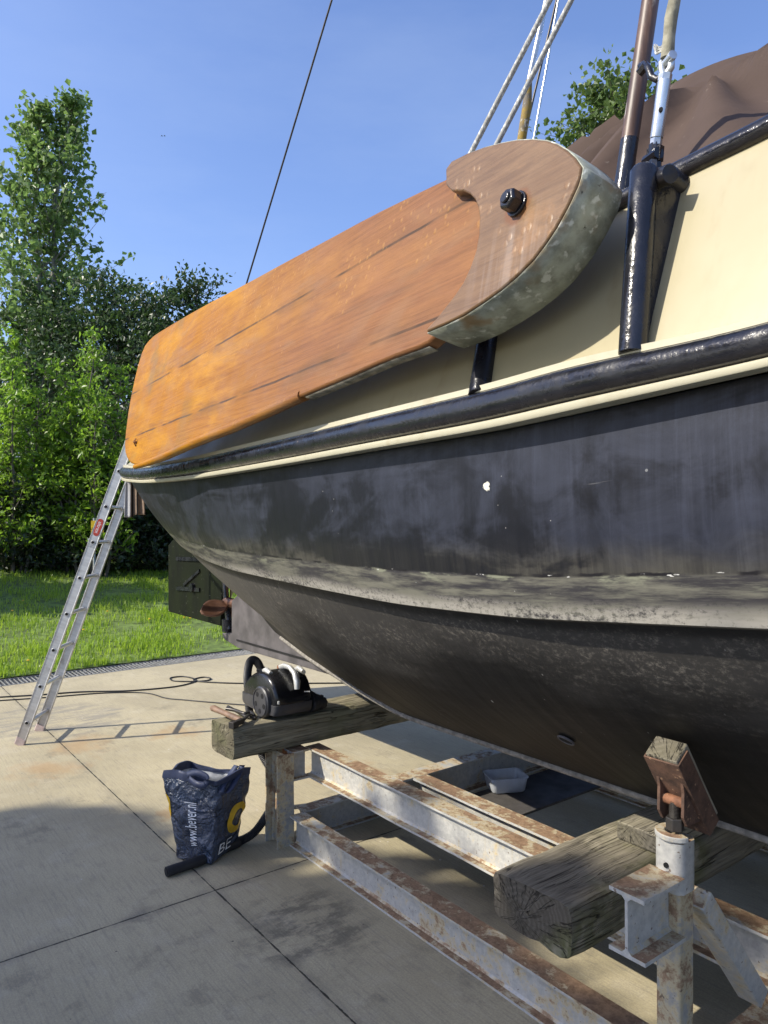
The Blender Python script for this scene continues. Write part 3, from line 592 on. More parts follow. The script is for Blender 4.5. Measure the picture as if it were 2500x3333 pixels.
# brackets that carry the leeboard and the shrouds
def bracket(bot, top, r, gus):
    mb = MB(); bot, top = Vector(bot), Vector(top); a = (top-bot).normalized()
    mb.tube([bot, bot.lerp(top, .5), top-a*.012, top-a*.004, top], [r, r, r, r*.8, r*.4], 16)
    o = mb.build('shroud_bracket', M_['black'], boat, smooth=50)
    mb = MB(); off = Vector((.03, 0, 0)); bk = Vector((0, gus, 0))
    mb.prism([bot+Vector((.006, 0, 0)), top+Vector((.006, 0, -.02)), top+Vector((.03, gus, -.02)), bot+Vector((.012, gus*.4, 0))], (.007, -.002, 0))
    mb.build('gusset', M_['black'], o, bevel=.002)
    return o
tb = LT(2060, 1150, -.355); tt = LT(2098, 540, -.30)
br = bracket(tb, tt, .026, .10)
mb = MB(); mb.tube([tt+Vector((.0, .01, -.03)), tt+Vector((.015, .05, -.012)), tt+Vector((.03, .085, -.03))], [.02, .024, .02], 12); mb.cyl(tt+Vector((.035, .01, -.03)), (1, -.35, -.1), .017, .03, 14); mb.build('bracket_lug', M_['black'], br, smooth=50)
b2 = LT(1562, 1288, -.335); bracket(b2, LT(1600, 1040, -.255), .027, .09)
mb = MB(); mb.tube([LT(603, 1490, -.05), LT(612, 1440, .0)], .009, 8); mb.build('deck_eye', M_['black'], boat)
# pole with black foot
p0, p1 = LT(2016, 690, -.165), LT(2123, -40, -.10); q = p0.lerp(p1, .32)
mb = MB(); mb.tube([p0-(p1-p0)*.1, q], .019, 14); pl = mb.build('stanchion_pole', M_['black'], boat, smooth=50)
mb = MB(); mb.tube([q, p1, p0+(p1-p0)*4.5], .0185, 14); mb.build('pole_shaft', M_['pole'], pl, smooth=50)
# turnbuckle and served shroud
def T(u, v, t=-.22): return LT(u, v, t)
mb = MB(); mb.bar(T(2130, 530), T(2134, 480), .014, .03); mb.cyl(T(2124, 512), (1, -.4, 0), .012, .04, 8); mb.tube([T(2134, 560), T(2132, 470)], .012, 8); tbk = mb.build('turnbuckle', M_['black'], boat)
mb = MB(); mb.tube([T(2133, 480), T(2138, 448)], .006, 8); mb.cyl(T(2136, 462), T(2138, 440)-T(2134, 480), .0115, .014, 6); mb.build('lock_nut', M_['galv'], tbk)
mb = MB(); mb.tube([T(2137, 450), T(2163, 262)], .0125, 14); mb.tube([T(2163, 262), T(2167, 240)], .006, 8); mb.cyl(T(2165, 252), T(2167, 240)-T(2163, 262), .013, .012, 6); mb.build('screw_body', M_['galv'], tbk, smooth=40)
mb = MB(); mb.cyl(T(2151, 357, -.232), (.6, -.8, 0), .004, .006, 8); mb.build('locking_hole', M_['hole'], tbk)
mb = MB(); rp = [T(2158, 245), T(2154, 205), T(2166, 180), T(2186, 192), T(2184, 220), T(2170, 243)]; mb.tube(rp+[rp[0]], .007, 8); mb.cyl(T(2172, 200), (1, -.5, .1), .009, .04, 8); mb.build('shackle', M_['galv'], tbk, smooth=50)
sh = [T(2172, 190), T(2178, 120), T(2184, 60), T(2196, 0), T(2204, -60)]; sh.append(sh[-1]+(sh[-1]-sh[0])*8)
mb = MB(); mb.tube(sh, [.013, .0115, .0125, .0115, .012, .012], 12); shr = mb.build('served_shroud', M_['served'], boat, smooth=50)
mb = MB(); mb.tube([T(2178, 165), T(2168, 155), T(2172, 175)], .011, 8)
for k in range(16): mb.tube([T(2170, 158), T(2156, 152+k % 5*4)+Vector((random.uniform(-.01, .01),)*3), T(2138-random.random()*12, 148+random.uniform(-6, 26))], .0011, 4)
mb.build('frayed_end', M_['rope'], shr)
mb = MB(); mb.tube([T(2085, 215, -.19), T(2098, 208, -.2), T(2112, 225), T(2120, 250), T(2140, 260), T(2160, 245)], .007, 8); mb.tube([T(2080, 240, -.21), T(2100, 215, -.21)], .009, 6); mb.tube([T(2142, 260), T(2134, 340), T(2130, 380)], .0035, 6); mb.build('lashing', M_['black'], boat, smooth=60)
# rigging lines behind the leeboard
def line(name, a, b, r, mat, k0=-.35, k1=4., n=14):
    a, b = Vector(a), Vector(b); mb = MB(); mb.tube([a+(b-a)*(k0+(k1-k0)*i/n) for i in range(n+1)], r, 10); return mb.build(name, mat, boat, smooth=60)
line('braided_rope', LT(1537, 490, .5), LT(1790, 0, .62), .0105, M_['rope'])
line('braided_rope', LT(1622, 460, .55), LT(1860, 0, .67), .0105, M_['rope'])
wire = LT(1722, 262, .7); line('wire_shroud', wire, LT(1770, 40, .74), .011, M_['galv'], 0, 6)
mb = MB(); mb.tube([wire-(wire-LT(1700, 440, .68))*1.6, LT(1700, 440, .68), LT(1715, 350, .69), wire], [.019, .018, .019, .012], 10); mb.build('mossy_shroud_end', M_['moss'], boat, smooth=60)
line('halyard', LT(1738, 450, .8), LT(1795, 130, .84), .005, M_['galv'], -.4, 6)
line('halyard', LT(1722, 380, .9), LT(1812, 0, .94), .005, M_['dirtysteel'], -.3, 5)
line('back_stay', LT(805, 915, .8), LT(1080, 0, .85), .006, M_['dirtysteel'], -.5, 4)
# ---------------------------------------------------------------- boat cover
def ridge(s): return sum(ridge0(s+d) for d in np.linspace(-.16, .16, 9))/9
def ridge0(s): return float(np.interp(s, [.5, .9, 1.15, 1.35, 1.6, 1.8, 2.1, 2.6, 4.0, 4.4], [2.3, 2.66, 2.92, 3.06, 3.11, 3.14, 3.06, 2.98, 2.85, 2.5]))
cov = MB(); P = []
peak = (1.85, .8)
for i in range(141):
    s_ = .5+3.9*i/140; row = []
    zt_ = float(np.interp(s_, [a for a, b in zt], [b for a, b in zt])); ta = tr(s_)+.16
    for j in range(61):
        x = j/60; t_ = ta+(2*TC-2*ta)*x; k = 1-abs(2*x-1)
        prof = k**1.02
        z_ = zt_-.035+(ridge(s_)-zt_+.035)*prof
        a = math.atan2(s_-peak[0], .05+abs(peak[1]-t_)); d = math.hypot(s_-peak[0], t_-peak[1])
        w = sum(h*math.exp(-((a-a0)/wd)**2) for a0, h, wd in ((-.85, .075, .09), (-.4, .05, .08), (.05, .08, .09), (.5, .065, .10), (.95, .09, .12)))
        z_ += w*min(1, d/.3)*k*(1-k)*6.+.02*mnoise.noise(Vector((s_*2, t_*2, 1)))*min(1, k*6)*(1-k*.8)
        row.append(Vector((s_, t_, z_)))
    P.append(row)
cov.grid(P); cv = cov.build('boat_cover', M_['tarp'], None, M=Matrix.Translation((1.8, .88, 2.25)), smooth=70, frame='F')
tag(cv, 'brown canvas cover draped over the boat above its cap rail', 'boat cover')
# ---------------------------------------------------------------- cradle
cra = thing('steel_cradle', 'welded cradle of pale rusty steel I-beams with a screw jack', 'boat cradle', (1., .6, 0))
def cb(name, p0, p1, h=.145, b=.082, up=(0, 0, 1)):
    mb = MB(); mb.ibeam(p0, p1, h, b, up=up); return mb.build(name, M_['steel2' if name == 'post' else 'steel'], cra, smooth=30)
cb('long_beam', (.0625, .305, .073), (3.4, .305, .073))
cb('long_beam', (.0, .43, .367), (1.95, .43, .367)); cb('long_beam', (.665, .572, .367), (3.6, .572, .367))
cb('cross_beam', (.62, .475, .3665), (.62, 1.85, .3665)); cb('cross_beam', (.02, .35, .0725), (.02, 2., .0725), .143)
cb('cross_beam', (2.2, .17, .19), (2.2, 2., .19), .145)
cb('long_beam', (.0, 1.9, .367), (3.6, 1.9, .367)); cb('long_beam', (.075, 2.05, .073), (3.4, 2.05, .073))
cb('post', (.0, .245, 0), (.0, .245, .439), .12, .09, (1, 0, 0)); cb('cross_beam', (.0, .293, .3665), (.0, .386, .3665), .143)
cb('post', (.0, 2.05, 0), (.0, 2.05, .29), .12, .09, (1, 0, 0)); cb('post', (2.2, 2.2, .0), (2.2, 2.2, .7), .09, .09, (1, 0, 0))
mb = MB(); mb.bar((2.5, .66, .0), (2.5, .66, .30), .11, .11, (1, 0, 0)); mb.build('post', M_['rust'], cra, bevel=.004)
# near jack post: square tube with a round upper socket
JS = 2.2; jp = LS(2197, 3000, JS); JT = jp.y; zc = LS(2200, 2722, JS).z
mb = MB()
for a in range(1): mb.bar((JS, JT, 0), (JS, JT, zc-.1), .060, .060, (1, 0, 0))
post = mb.build('jack_post', M_['steel2'], cra, bevel=.006)
mb = MB(); n = 22; ring = []
for z_ in (zc-.115, zc-.06, zc): ring.append([Vector((JS+.035*max(-1, min(1, 1.18*math.cos(a))), JT+.035*max(-1, min(1, 1.18*math.sin(a))), z_)) for a in np.linspace(0, 2*math.pi, n, endpoint=False)])
mb.grid(ring, True); mb.f += [tuple(range(2*n, 3*n)), tuple(range(n))[::-1]]; mb.build('jack_socket', M_['steel'], post, smooth=40)
mb = MB(); mb.cyl((JS, JT-.0365, zc-.055), (0, 1, 0), .006, .004, 12); mb.build('socket_hole', M_['hole'], post)
mb = MB(); rp = []
for a in np.linspace(R(-215), R(35), 22): rp.append((math.cos(a-.9), math.sin(a-.9)))
poly = [Vector((JS+.044*x, JT+.044*y, zc+.002)) for x, y in rp]+[Vector((JS+.022*x, JT+.022*y, zc+.002)) for x, y in rp[::-1]]
mb.prism(poly, (0, 0, .014)); mb.build('socket_collar', M_['steel'], post, bevel=.003)
st0, st1 = LS(2040, 2990, JS), None
zT = LS(2010, 2922, JS).z
mb = MB(); mb.ibeam((JS, LS(2040, 2975, JS).y, zT-.07), (JS, JT-.031, zT-.07), .14, .088); mb.build('bracket_arm', M_['steel'], post, smooth=30)
mb = MB(); mb.bar(LS(2262, 2915, JS), LS(2452, 3235, JS), .05, .062, (1, 0, 0)); mb.build('brace', M_['steel'], cra, bevel=.004)
zj = zc+.016
mb = MB(); mb.tube([(JS, JT, zj), (JS, JT, zj+.03)], .021, 6); mb.build('jack_nut', M_['dirtysteel'], post, bevel=.002)
mb = MB(); rr = []; pts = []
pinz = LS(2190, 2609, JS).z
for i in range(31): pts.append((JS, JT, zj+.02+(pinz-zj-.02)*i/30)); rr.append(.0115 if i % 2 else .0135)
mb.tube(pts, rr, 12); mb.build('jack_screw', M_['dirtysteel'], post, smooth=30)
pin = Vector((JS, JT, pinz))
mb = MB(); mb.cyl(pin, (1, 0, 0), .012, .062, 16); mb.build('jack_pin', M_['rust'], post, smooth=40)
# tilting pad: a rusty channel holding a wooden block
pt = LS(2166, 2452, JS); pb_ = pt+Vector((0, .135, -.19))
pa = (pb_-pt).normalized(); pside = Vector((1, 0, 0)); pnrm = pa.cross(pside)
if pnrm.y > 0: pnrm = -pnrm                       # towards the camera side / downwards
Lp = (pb_-pt).length
def PP(x, y, z): return pt+pside*x+pnrm*y+pa*z
mb = MB(); w, dth, tk = .044, .024, .004
prof = [(-w, -dth), (-w, dth), (w, dth), (w, -dth), (w-tk, -dth), (w-tk, dth-tk), (-w+tk, dth-tk), (-w+tk, -dth)]
mb.prism([PP(x, y, 0) for x, y in prof], pa*Lp); pad = mb.build('pad_channel', M_['rust2'], cra, bevel=.0015)
mb = MB(); prof = [(-w+tk+.001, -dth-.012), (-w+tk+.001, dth-tk-.001), (w-tk-.001, dth-tk-.001), (w-tk-.001, -dth-.012)]
mb.prism([PP(x, y, -.008) for x, y in prof], pa*(Lp+.0)); mb.build('pad_block', M_['w3'], pad, bevel=.003, M=(lambda q: (setattr(q, 'translation', pt), q)[1])(Matrix((pa, pside, pa.cross(pside))).transposed().to_4x4()))
for sx in (-.03, .03):
    fz = lambda z: PP(0, dth, 0).y+(PP(0, dth, 0).z-z)*.135/.19+.001
    mb = MB(); mb.prism([Vector((JS+sx-.004, t_, pin.z+dz)) for t_, dz in ((fz(pin.z+.055), .055), (JT-.018, .03), (JT-.02, -.025), (JT-.004, -.048), (fz(pin.z-.05), -.05))], (.008, 0, 0)); mb.build('pad_lug', M_['rust2'], pad, bevel=.0015)
# far rusty jack top behind the vacuum cleaner
fj = L(918, 2200, 3.98); mb = MB(); mb.tube([(fj.x, fj.y, 0), (fj.x, fj.y, .70)], .032, 12); fp = mb.build('far_jack_post', M_['rust'], cra, smooth=40)
mb = MB(); mb.tube([(fj.x, fj.y, .70), (fj.x, fj.y, .745)], .04, 6); mb.tube([(fj.x, fj.y, .745), (fj.x, fj.y, .772)], [.028, .027], 16); mb.build('jack_nut', M_['rust'], fp, bevel=.002)
# ---------------------------------------------------------------- timbers
def timber(name, label, s0, s1, t0, t1, z0, z1, mat, rot, seed, group):
    o = thing(name, label, 'timber beam', ((s0+s1)/2, t0, z0), group=group)
    mb = MB(); P = []; ns = 60; rr = .016
    ring = []
    def side(a, b, n): return [(a[0]+(b[0]-a[0])*i/n, a[1]+(b[1]-a[1])*i/n) for i in range(n)]
    ring = side((s0, z0), (s1, z0), 8)+side((s1, z0), (s1, z1), 6)+side((s1, z1), (s0, z1), 8)+side((s0, z1), (s0, z0), 6)
    cs, cz = (s0+s1)/2, (z0+z1)/2
    def pt_(x, z, t_, k=1.):
        p = Vector((cs+(x-cs)*k, t_, cz+(z-cz)*k))
        u_ = abs(x-cs)/((s1-s0)/2); v_ = abs(z-cz)/((z1-z0)/2); c = max(0, u_+v_-1.72)/.28
        p.x += (cs-x)*.07*c; p.z += (cz-z)*.07*c
        n3 = Vector((mnoise.noise(p*9+Vector((seed, 0, 0))), mnoise.noise(p*5+Vector((0, seed, 0)))*.7, mnoise.noise(p*9+Vector((0, 0, seed)))))
        edge = math.exp(-(t_-t0)/.10)
        p += n3*(.0045+.005*edge)
        if rot and z < cz: p.z += rot*edge*max(0, mnoise.noise(Vector((x*14, t_*9, seed)))+.25)*v_
        return p
    ts = [t0+(t1-t0)*(i/ns)**1.3 for i in range(ns+1)]
    for t_ in ts: P.append([pt_(x, z, t_) for x, z in ring])
    for k in (.8, .55, .3, .08): P.insert(0, [pt_(x, z, t0-.004*(1-k), k)+Vector((0, .012*mnoise.noise(Vector((x*30*k, z*30*k, seed))), 0)) for x, z in ring])
    mb.grid(P, True); n = len(ring); mb.f += [tuple(range(n)), tuple(range((len(P)-1)*n, len(P)*n))[::-1]]
    Mx = Matrix.Translation(((s0+s1)/2, t0, z0)) @ Matrix.Rotation(R(90), 4, 'Z')
    mb.build('beam', mat, o, M=Mx, smooth=55); return o
timber('timber_beam', 'old square timber beam carrying the vacuum cleaner and hammer', -.235, 0., 0., 2.2, .441, .592, M_['w1'], .0, 3, 'timber beams under the keel')
timber('timber_beam', 'grey cracked timber beam with rotten mossy end in the foreground', 1.665, 1.932, 0., 2.2, .441, .586, M_['w2'], .02, 11, 'timber beams under the keel')
kb = thing('wooden_block', 'small wooden packing block between the keel and the foreground timber', 'wood block', (1.84, .5, .588))
mb = MB(); mb.box((1.765, .435, .589), (1.915, .80, .643)); mb.build('block', M_['w3'], kb, M=Matrix.Translation((1.84, .5, .588)) @ Matrix.Rotation(R(90), 4, 'Z'), bevel=.006)
# ---------------------------------------------------------------- vacuum cleaner
vz = .594; VS, VT = -.085, .205
vac = thing('vacuum_cleaner', 'black cylinder vacuum cleaner with silver handle on the far timber', 'vacuum cleaner', (VS, VT+.1, vz))
prof = [(-.235, .03), (-.245, .07), (-.24, .105), (-.215, .14), (-.17, .175), (-.11, .203), (-.04, .218), (.03, .212), (.08, .185), (.108, .14), (.117, .085), (.11, .04), (.09, .022), (-.2, .02)]
def loftv(prof, slices, c=(0, .1)):
    mb = MB(); P = []
    pc = rounded([Vector((x, 0, z)) for x, z in prof])
    for t_, k in slices: P.append([Vector((VS+c[0]+(p.x-c[0])*k, VT+t_, vz+c[1]+(p.z-c[1])*k)) for p in pc])
    mb.grid(P, True); n = len(pc); mb.f += [tuple(range(n)), tuple(range((len(P)-1)*n, len(P)*n))[::-1]]
    return mb
loftv(prof, [(.0, .84), (.006, .93), (.02, .98), (.06, 1.), (.15, 1.), (.19, .98), (.204, .93), (.21, .84)]).build('body', M_['plastic'], vac, smooth=40)
low = [(-.249, .03), (-.251, .06), (-.249, .088), (.119, .088), (.119, .04), (.1, .017), (-.2, .014)]
loftv(low, [(-.003, .86), (.004, .95), (.02, .995), (.19, .995), (.207, .95), (.213, .86)], (0, .06)).build('lower_shell', M_['wheel'], vac, smooth=40)
wc = Vector((VS, VT-.004, vz+.077))
for sg, tt_ in ((-1, VT-.012), (1, VT+.222)):
    mb = MB(); c = Vector((VS, tt_, vz+.077)); mb.tube([c+Vector((0, -sg*.022, 0)), c+Vector((0, sg*.004, 0)), c+Vector((0, sg*.010, 0))], [.076, .076, .070], 36); wh = mb.build('wheel', M_['wheel'], vac, smooth=35)
    mb = MB(); rp = [c+Vector((.066*math.cos(a), sg*.0105, .066*math.sin(a))) for a in np.linspace(0, 2*math.pi, 37)]; mb.tube(rp, .0035, 6); mb.build('wheel_rim', M_['wheel'], wh, smooth=60)
    if sg < 0:
        for k in range(5):
            a = R(90+72*k+36); hc = c+Vector((.043*math.cos(a), -.0103, .043*math.sin(a)))
            mb = MB(); mb.tube([hc, hc+Vector((0, -.0012, 0))], .0125, 14); mb.build('wheel_recess', M_['hole'], wh)
mb = MB(); mb.tube([(VS-.04, VT+.12, vz+.222), (VS+.0, VT+.12, vz+.236), (VS+.05, VT+.12, vz+.236), (VS+.095, VT+.12, vz+.215), (VS+.118, VT+.118, vz+.18), (VS+.122, VT+.116, vz+.145)], [.012, .012, .012, .014, .017, .013], 12, flat=1.5); mb.build('handle', M_['silver'], vac, smooth=60)
for x0, t_ in ((-.03, .035), (.03, .185)):
    mb = MB(); mb.tube([(VS+x0-.03, VT+t_, vz+.212), (VS+x0, VT+t_, vz+.219), (VS+x0+.04, VT+t_, vz+.210)], [.01, .015, .011], 10, flat=1.4); mb.build('pedal', M_['silver'], vac, smooth=60)
mb = MB(); mb.box((VS+.1135, VT+.012, vz+.085), (VS+.1215, VT+.022, vz+.10)); mb.build('catch', M_['silver'], vac, bevel=.002)
for k in range(3):
    mb = MB(); mb.cyl((VS+.117, VT+.165+k*.012, vz+.125-.002*k), (1, 0, .1), .003, .004, 8); mb.build('indicator', M_['ink'], vac)
mb = MB(); P = []
for i in range(9):
    for_ = i/8; a = Vector((VS+.05, VT+.225+.09*for_, vz+.055-.02*for_)); r_ = .055*(1-.45*for_)
    P.append([a+Vector((r_*1.1*math.cos(b)+.006*mnoise.noise(Vector((b*2, i, 3)))*4, 0, max(-a.z+vz+.002, r_*1.0*math.sin(b)+.012*mnoise.noise(Vector((b*2, i*.6, 1)))))) for b in np.linspace(0, 2*math.pi, 16, endpoint=False)])
mb.grid(P, True); mb.f += [tuple(range(16))[::-1], tuple(range(128, 144))]; mb.build('filter_cover', M_['matt'], vac, smooth=70)
# hose: out of the top, over the back of the timber, down past the post and under the bag
def cat(pts, n=12):
    pts = [Vector(p) for p in pts]; pts = [pts[0]]+pts+[pts[-1]]; out = []
    for i in range(1, len(pts)-2):
        a, b, c, d = pts[i-1:i+3]
        for k in range(n):
            t = k/n; out.append(.5*((2*b)+(c-a)*t+(2*a-5*b+4*c-d)*t*t+(3*b-a-3*c+d)*t**3))
    return out+[pts[-2]]
sk0 = L(858, 2203, 3.70)
hp = [sk0, L(847, 2172, 3.70), L(834, 2152, 3.71), L(818, 2150, 3.73), L(808, 2175, 3.76), L(806, 2225, 3.80), L(815, 2330, 3.86), L(850, 2450, 3.92), L(905, 2545, 3.88), L(898, 2600, 3.74), L(868, 2655, 3.62), L(825, 2712, 3.56), L(772, 2742, 3.54)]
cc = cat(hp, 14); dense = []
for a, b in zip(cc[:-1], cc[1:]):
    m = max(2, int((b-a).length/.0045)); dense += [a.lerp(b, k/m) for k in range(m)]
mb = MB(); mb.tube(dense, [.0215 if i % 2 else .0185 for i in range(len(dense))], 12); hs = mb.build('hose', M_['matt'], vac, smooth=30)
mb = MB(); mb.tube([sk0+Vector((0, 0, -.04)), sk0.lerp(hp[1], .1), sk0.lerp(hp[1], .9)], [.03, .027, .023], 16); mb.build('hose_socket', M_['plastic'], vac, smooth=40)
e0, e1 = LZ(542, 2838, .024), LZ(655, 2800, .024); e0.z = e1.z = .024
mb = MB(); mb.tube([e0, e1, LZ(715, 2768, .024), LZ(775, 2742, .024)], .022, 18); mb.build('hose_tube', M_['matt'], vac, smooth=40)
mb = MB(); mb.cyl(e0-(e1-e0).normalized()*.001, e1-e0, .0175, .003, 18); mb.build('tube_opening', M_['hole'], hs)
# ---------------------------------------------------------------- hammer and pliers
h0, h1 = LZ(690, 2303, .625), LZ(775, 2340, .617)
ham = thing('hammer', 'claw hammer with worn wooden handle lying on the timber end', 'hammer', tuple(h1))
dirn = (h1-h0).normalized()
mb = MB(); mb.tube([h0-dirn*.005, h0+dirn*.012, h0+dirn*.05, h0.lerp(h1, .5), h0.lerp(h1, .8), h1+dirn*.03], [.010, .0165, .015, .0135, .0155, .012], 14, flat=.8); mb.build('handle', M_['handle'], ham, smooth=60)
g0, g1, g2 = LZ(752, 2362, .612), LZ(790, 2345, .615), LZ(822, 2325, .612)
mb = MB(); mb.bar(g0, g0.lerp(g1, .45), .03, .03); mb.bar(g0.lerp(g1, .44), g1, .022, .024); mb.tube([g1, g1.lerp(g2, .5)+Vector((0, 0, .008)), g2], [.013, .012, .004], 8, flat=.7); mb.build('hammer_head', M_['dirtysteel'], ham, bevel=.004, smooth=40)
plr = thing('pliers', 'dark steel pipe pliers lying behind the hammer on the timber', 'pliers', tuple(LZ(780, 2318, .606)))
mb = MB(); mb.tube(cat([LZ(737, 2307, .612), LZ(765, 2312, .612), LZ(795, 2322, .612), LZ(815, 2318, .612), LZ(828, 2330, .61)]), .009, 8); mb.build('jaw_arm', M_['dirtysteel'], plr, smooth=50)
mb = MB(); mb.tube(cat([LZ(742, 2300, .606), LZ(775, 2318, .604), LZ(800, 2332, .604), LZ(832, 2338, .604)]), .008, 8); mb.build('jaw_arm', M_['dirtysteel'], plr, smooth=50)
# ---------------------------------------------------------------- ladder (world frame)
LA, LB = WZ(63, 2425), WZ(128, 2378)
topA = px(404, 1492, 5.16); av = (topA-LA).normalized(); rv = (LB-LA); wv = av.cross(rv).normalized(); rv = wv.cross(av).normalized(); LW = (LB-LA).length
if wv.x < 0: wv = -wv
LEN = (topA-LA).length+.28
lad = thing('ladder', 'aluminium ladder leaning against the stern of the boat', 'ladder', tuple(LA), 'W')
def LP(r_, w_, a_): return LA+rv*r_+wv*w_+av*a_
for k, r_ in enumerate((0, LW)):
    a0 = .03 if k == 0 else .03
    mb = MB(); n = 2
    prof = [(-.0115, -.032), (.0115, -.032), (.0115, -.025), (.004, -.0355), (.004, .0355), (.0115, .025), (.0115, .032), (-.0115, .032)]
    if k == 0: prof = [(-x, y) for x, y in prof]; prof = [(-.0115, -.032), (-.0115, -.028), (-.009, -.0255), (-.009, .0255), (-.0115, .028), (-.0115, .032), (.0115, .032), (.0115, -.032)]
    else: prof = [(-.0115, -.032), (-.0115, -.025), (-.002, -.0235), (-.002, .0235), (-.0115, .025), (-.0115, .032), (.0115, .032), (.0115, -.032)]
    mb.prism([LP(r_+x, y, a0) for x, y in prof], av*LEN); mb.build('stile', M_['alu'], lad, M=Matrix((wv, rv, av)).transposed().to_4x4(), bevel=.0012)
    mb = MB(); mb.prism([LP(r_+x, y, -.01+(.012 if y < 0 else 0)) for x, y in ((-.014, -.034), (.014, -.034), (.014, .034), (-.014, .034))], av*.055); mb.build('rubber_foot', M_['pink'], lad, bevel=.006)
z1 = .151; sp = .2475
for k in range(8):
    a_ = (z1+sp*k)/av.z
    if a_ > LEN: break
    mb = MB(); n = 12; pr = [(.0145*math.cos(b), max(-.011, .0145*math.sin(b))) for b in np.linspace(0, 2*math.pi, n, endpoint=False)]
    upv = (Vector((0, 0, 1))-rv*rv.z).normalized(); fw = rv.cross(upv)
    A = [LP(-.0135, 0, a_)+fw*x+upv*y for x, y in pr]; mb.prism(A, rv*(LW+.016)); rg = mb.build('rung', M_['alu'], lad, bevel=.001, smooth=40)
    mb = MB(); mb.prism([LP(-.0142, 0, a_)+fw*x*.76+upv*y*.76 for x, y in pr], rv*.0004); mb.build('rung_opening', M_['hole'], rg)
def text_mesh(body, size):
    cu = bpy.data.curves.new('t', 'FONT'); cu.body = body; cu.size = size; cu.align_x = 'CENTER'; cu.align_y = 'CENTER'; cu.resolution_u = 3
    ob = bpy.data.objects.new('t', cu); COL.objects.link(ob); dg = bpy.context.evaluated_depsgraph_get(); dg.update()
    me = ob.evaluated_get(dg).to_mesh(); vs = [v.co.copy() for v in me.vertices]; fs = [tuple(p.vertices) for p in me.polygons]
    ob.evaluated_get(dg).to_mesh_clear(); bpy.data.objects.remove(ob); bpy.data.curves.remove(cu); return vs, fs
lc = (1.6-(1717-CY)/FPX*5.13)/av.z
def lab(x, y, o=0.): return LP(-.0115-.0012-o+.0025, -y, lc+x)     # x up the stile, y across
mb = MB(); pts = []
for a in np.linspace(0, 2*math.pi, 28, endpoint=False):
    c, s_ = math.cos(a), math.sin(a); pts.append(lab(.062*math.copysign(abs(c)**.45, c), .021*math.copysign(abs(s_)**.45, s_)*(1 if abs(c) < .8 else .75)))
mb.prism(pts, -rv*.001); lb = mb.build('maker_label', M_['red'], lad)
tv, tf = text_mesh('altrex', .036); mb = MB(); mb.add([lab(-p.x, -p.y, .0014) for p in tv], tf); mb.build('label_lettering', M_['ink'], lb, recalc=False)
for dx, dy in ((-.105, .010), (-.105, -.012), (-.135, .010), (-.135, -.012)):
    mb = MB(); q = [(dx-.012, dy-.009), (dx+.012, dy-.009), (dx+.012, dy+.009), (dx-.012, dy+.009)]
    q2 = [(dx-.009, dy-.006), (dx+.009, dy-.006), (dx+.009, dy+.006), (dx-.009, dy+.006)]
    mb.add([lab(*p, .0005) for p in q+q2], [(0, 1, 5, 4), (1, 2, 6, 5), (2, 3, 7, 6), (3, 0, 4, 7)]); mb.bar(lab(dx-.008, dy-.005, .0006), lab(dx+.008, dy+.005, .0006), .002, .0004); mb.build('pictogram', M_['grey'], lad)
# cloth hanging under the rail by the ladder
cl = MB(); P = []
for i in range(25):
    row = []
    for j in range(15):
        u_ = 409+60*i/24*(1+.12*j/14)-3*j/14; v_ = 1566+118*j/14-(8 if i > 10 else 0)*j/14
        row.append(px(u_, v_, 5.12+.010*math.sin(i*.75)*(.35+j/14*.8)))
    P.append(row)
cl.grid(P); c0 = px(409, 1566, 5.12)
o = cl.build('cloth', M_['cloth'], None, M=Matrix.Translation(c0), smooth=80); tag(o, 'grey and brown striped cloth hanging under the stern rail beside the ladder', 'cloth')
sl = o.modifiers.new('solid', 'SOLIDIFY'); sl.thickness = .004
# ---------------------------------------------------------------- shopping bag
BB = [Vector(p) for p in ((-.955, 3.40, .006), (-.782, 3.335, .006), (-.71, 3.53, .006), (-.89, 3.60, .006))]
BT = [px(532, 2514, 3.39), px(706, 2535, 3.315), px(818, 2504, 3.46), px(622, 2482, 3.56)]
bag = thing('shopping_bag', 'crumpled navy blue shopping bag standing on the concrete', 'shopping bag', tuple(sum(BB, Vector())/4), 'W')
bc = sum(BB, Vector())/4
def bagp(p, v, off=0.):
    p = p % 4; k = int(p); f = p-k; fs_ = f*f*(3-2*f)*.25+f*.75
    a = BB[k].lerp(BB[(k+1) % 4], fs_); b = BT[k].lerp(BT[(k+1) % 4], fs_)
    q = a.lerp(b, v); cen = bc.lerp(sum(BT, Vector())/4, v); cen.z = q.z
    o = (q-cen); o.z = 0; o.normalize()
    bul = .022*math.sin(math.pi*f)*math.sin(math.pi*min(1, v*1.1))
    n1 = mnoise.noise(q*11)*.011+mnoise.noise(q*27+Vector((4, 1, 2)))*.006+mnoise.turbulence(q*16, 2, False)*.006
    if v < .02: n1 *= .2
    z = 0
    if v > .9: z = (v-.9)/.1*.016*math.sin(p*4.1+.6)
    return q+o*(bul+n1+off)+Vector((0, 0, z))
mb = MB(); NP_, NV = 96, 40
P = [[bagp(4*i/NP_, j/NV) for i in range(NP_)] for j in range(NV+1)]
mb.grid(P, True); mb.f.append(tuple(range(NP_))[::-1]); sb = mb.build('bag_body', M_['bag'], bag, smooth=80)
mb = MB(); P = [[bagp(4*i/NP_, .06+.935*j/NV, -.004) for i in range(NP_)] for j in range(NV+1)]; mb.grid(P, True, True); mb.build('bag_lining', M_['inner'], bag, smooth=80, recalc=False)
mb = MB(); P = [[bagp(4*i/NP_, .93+.071*j/4, .0025) for i in range(NP_)] for j in range(5)]+[[bagp(4*i/NP_, 1.001-.071*j/4, -.007) for i in range(NP_)] for j in range(5)]; mb.grid(P, True); mb.build('bag_hem', M_['strap'], bag, smooth=80)
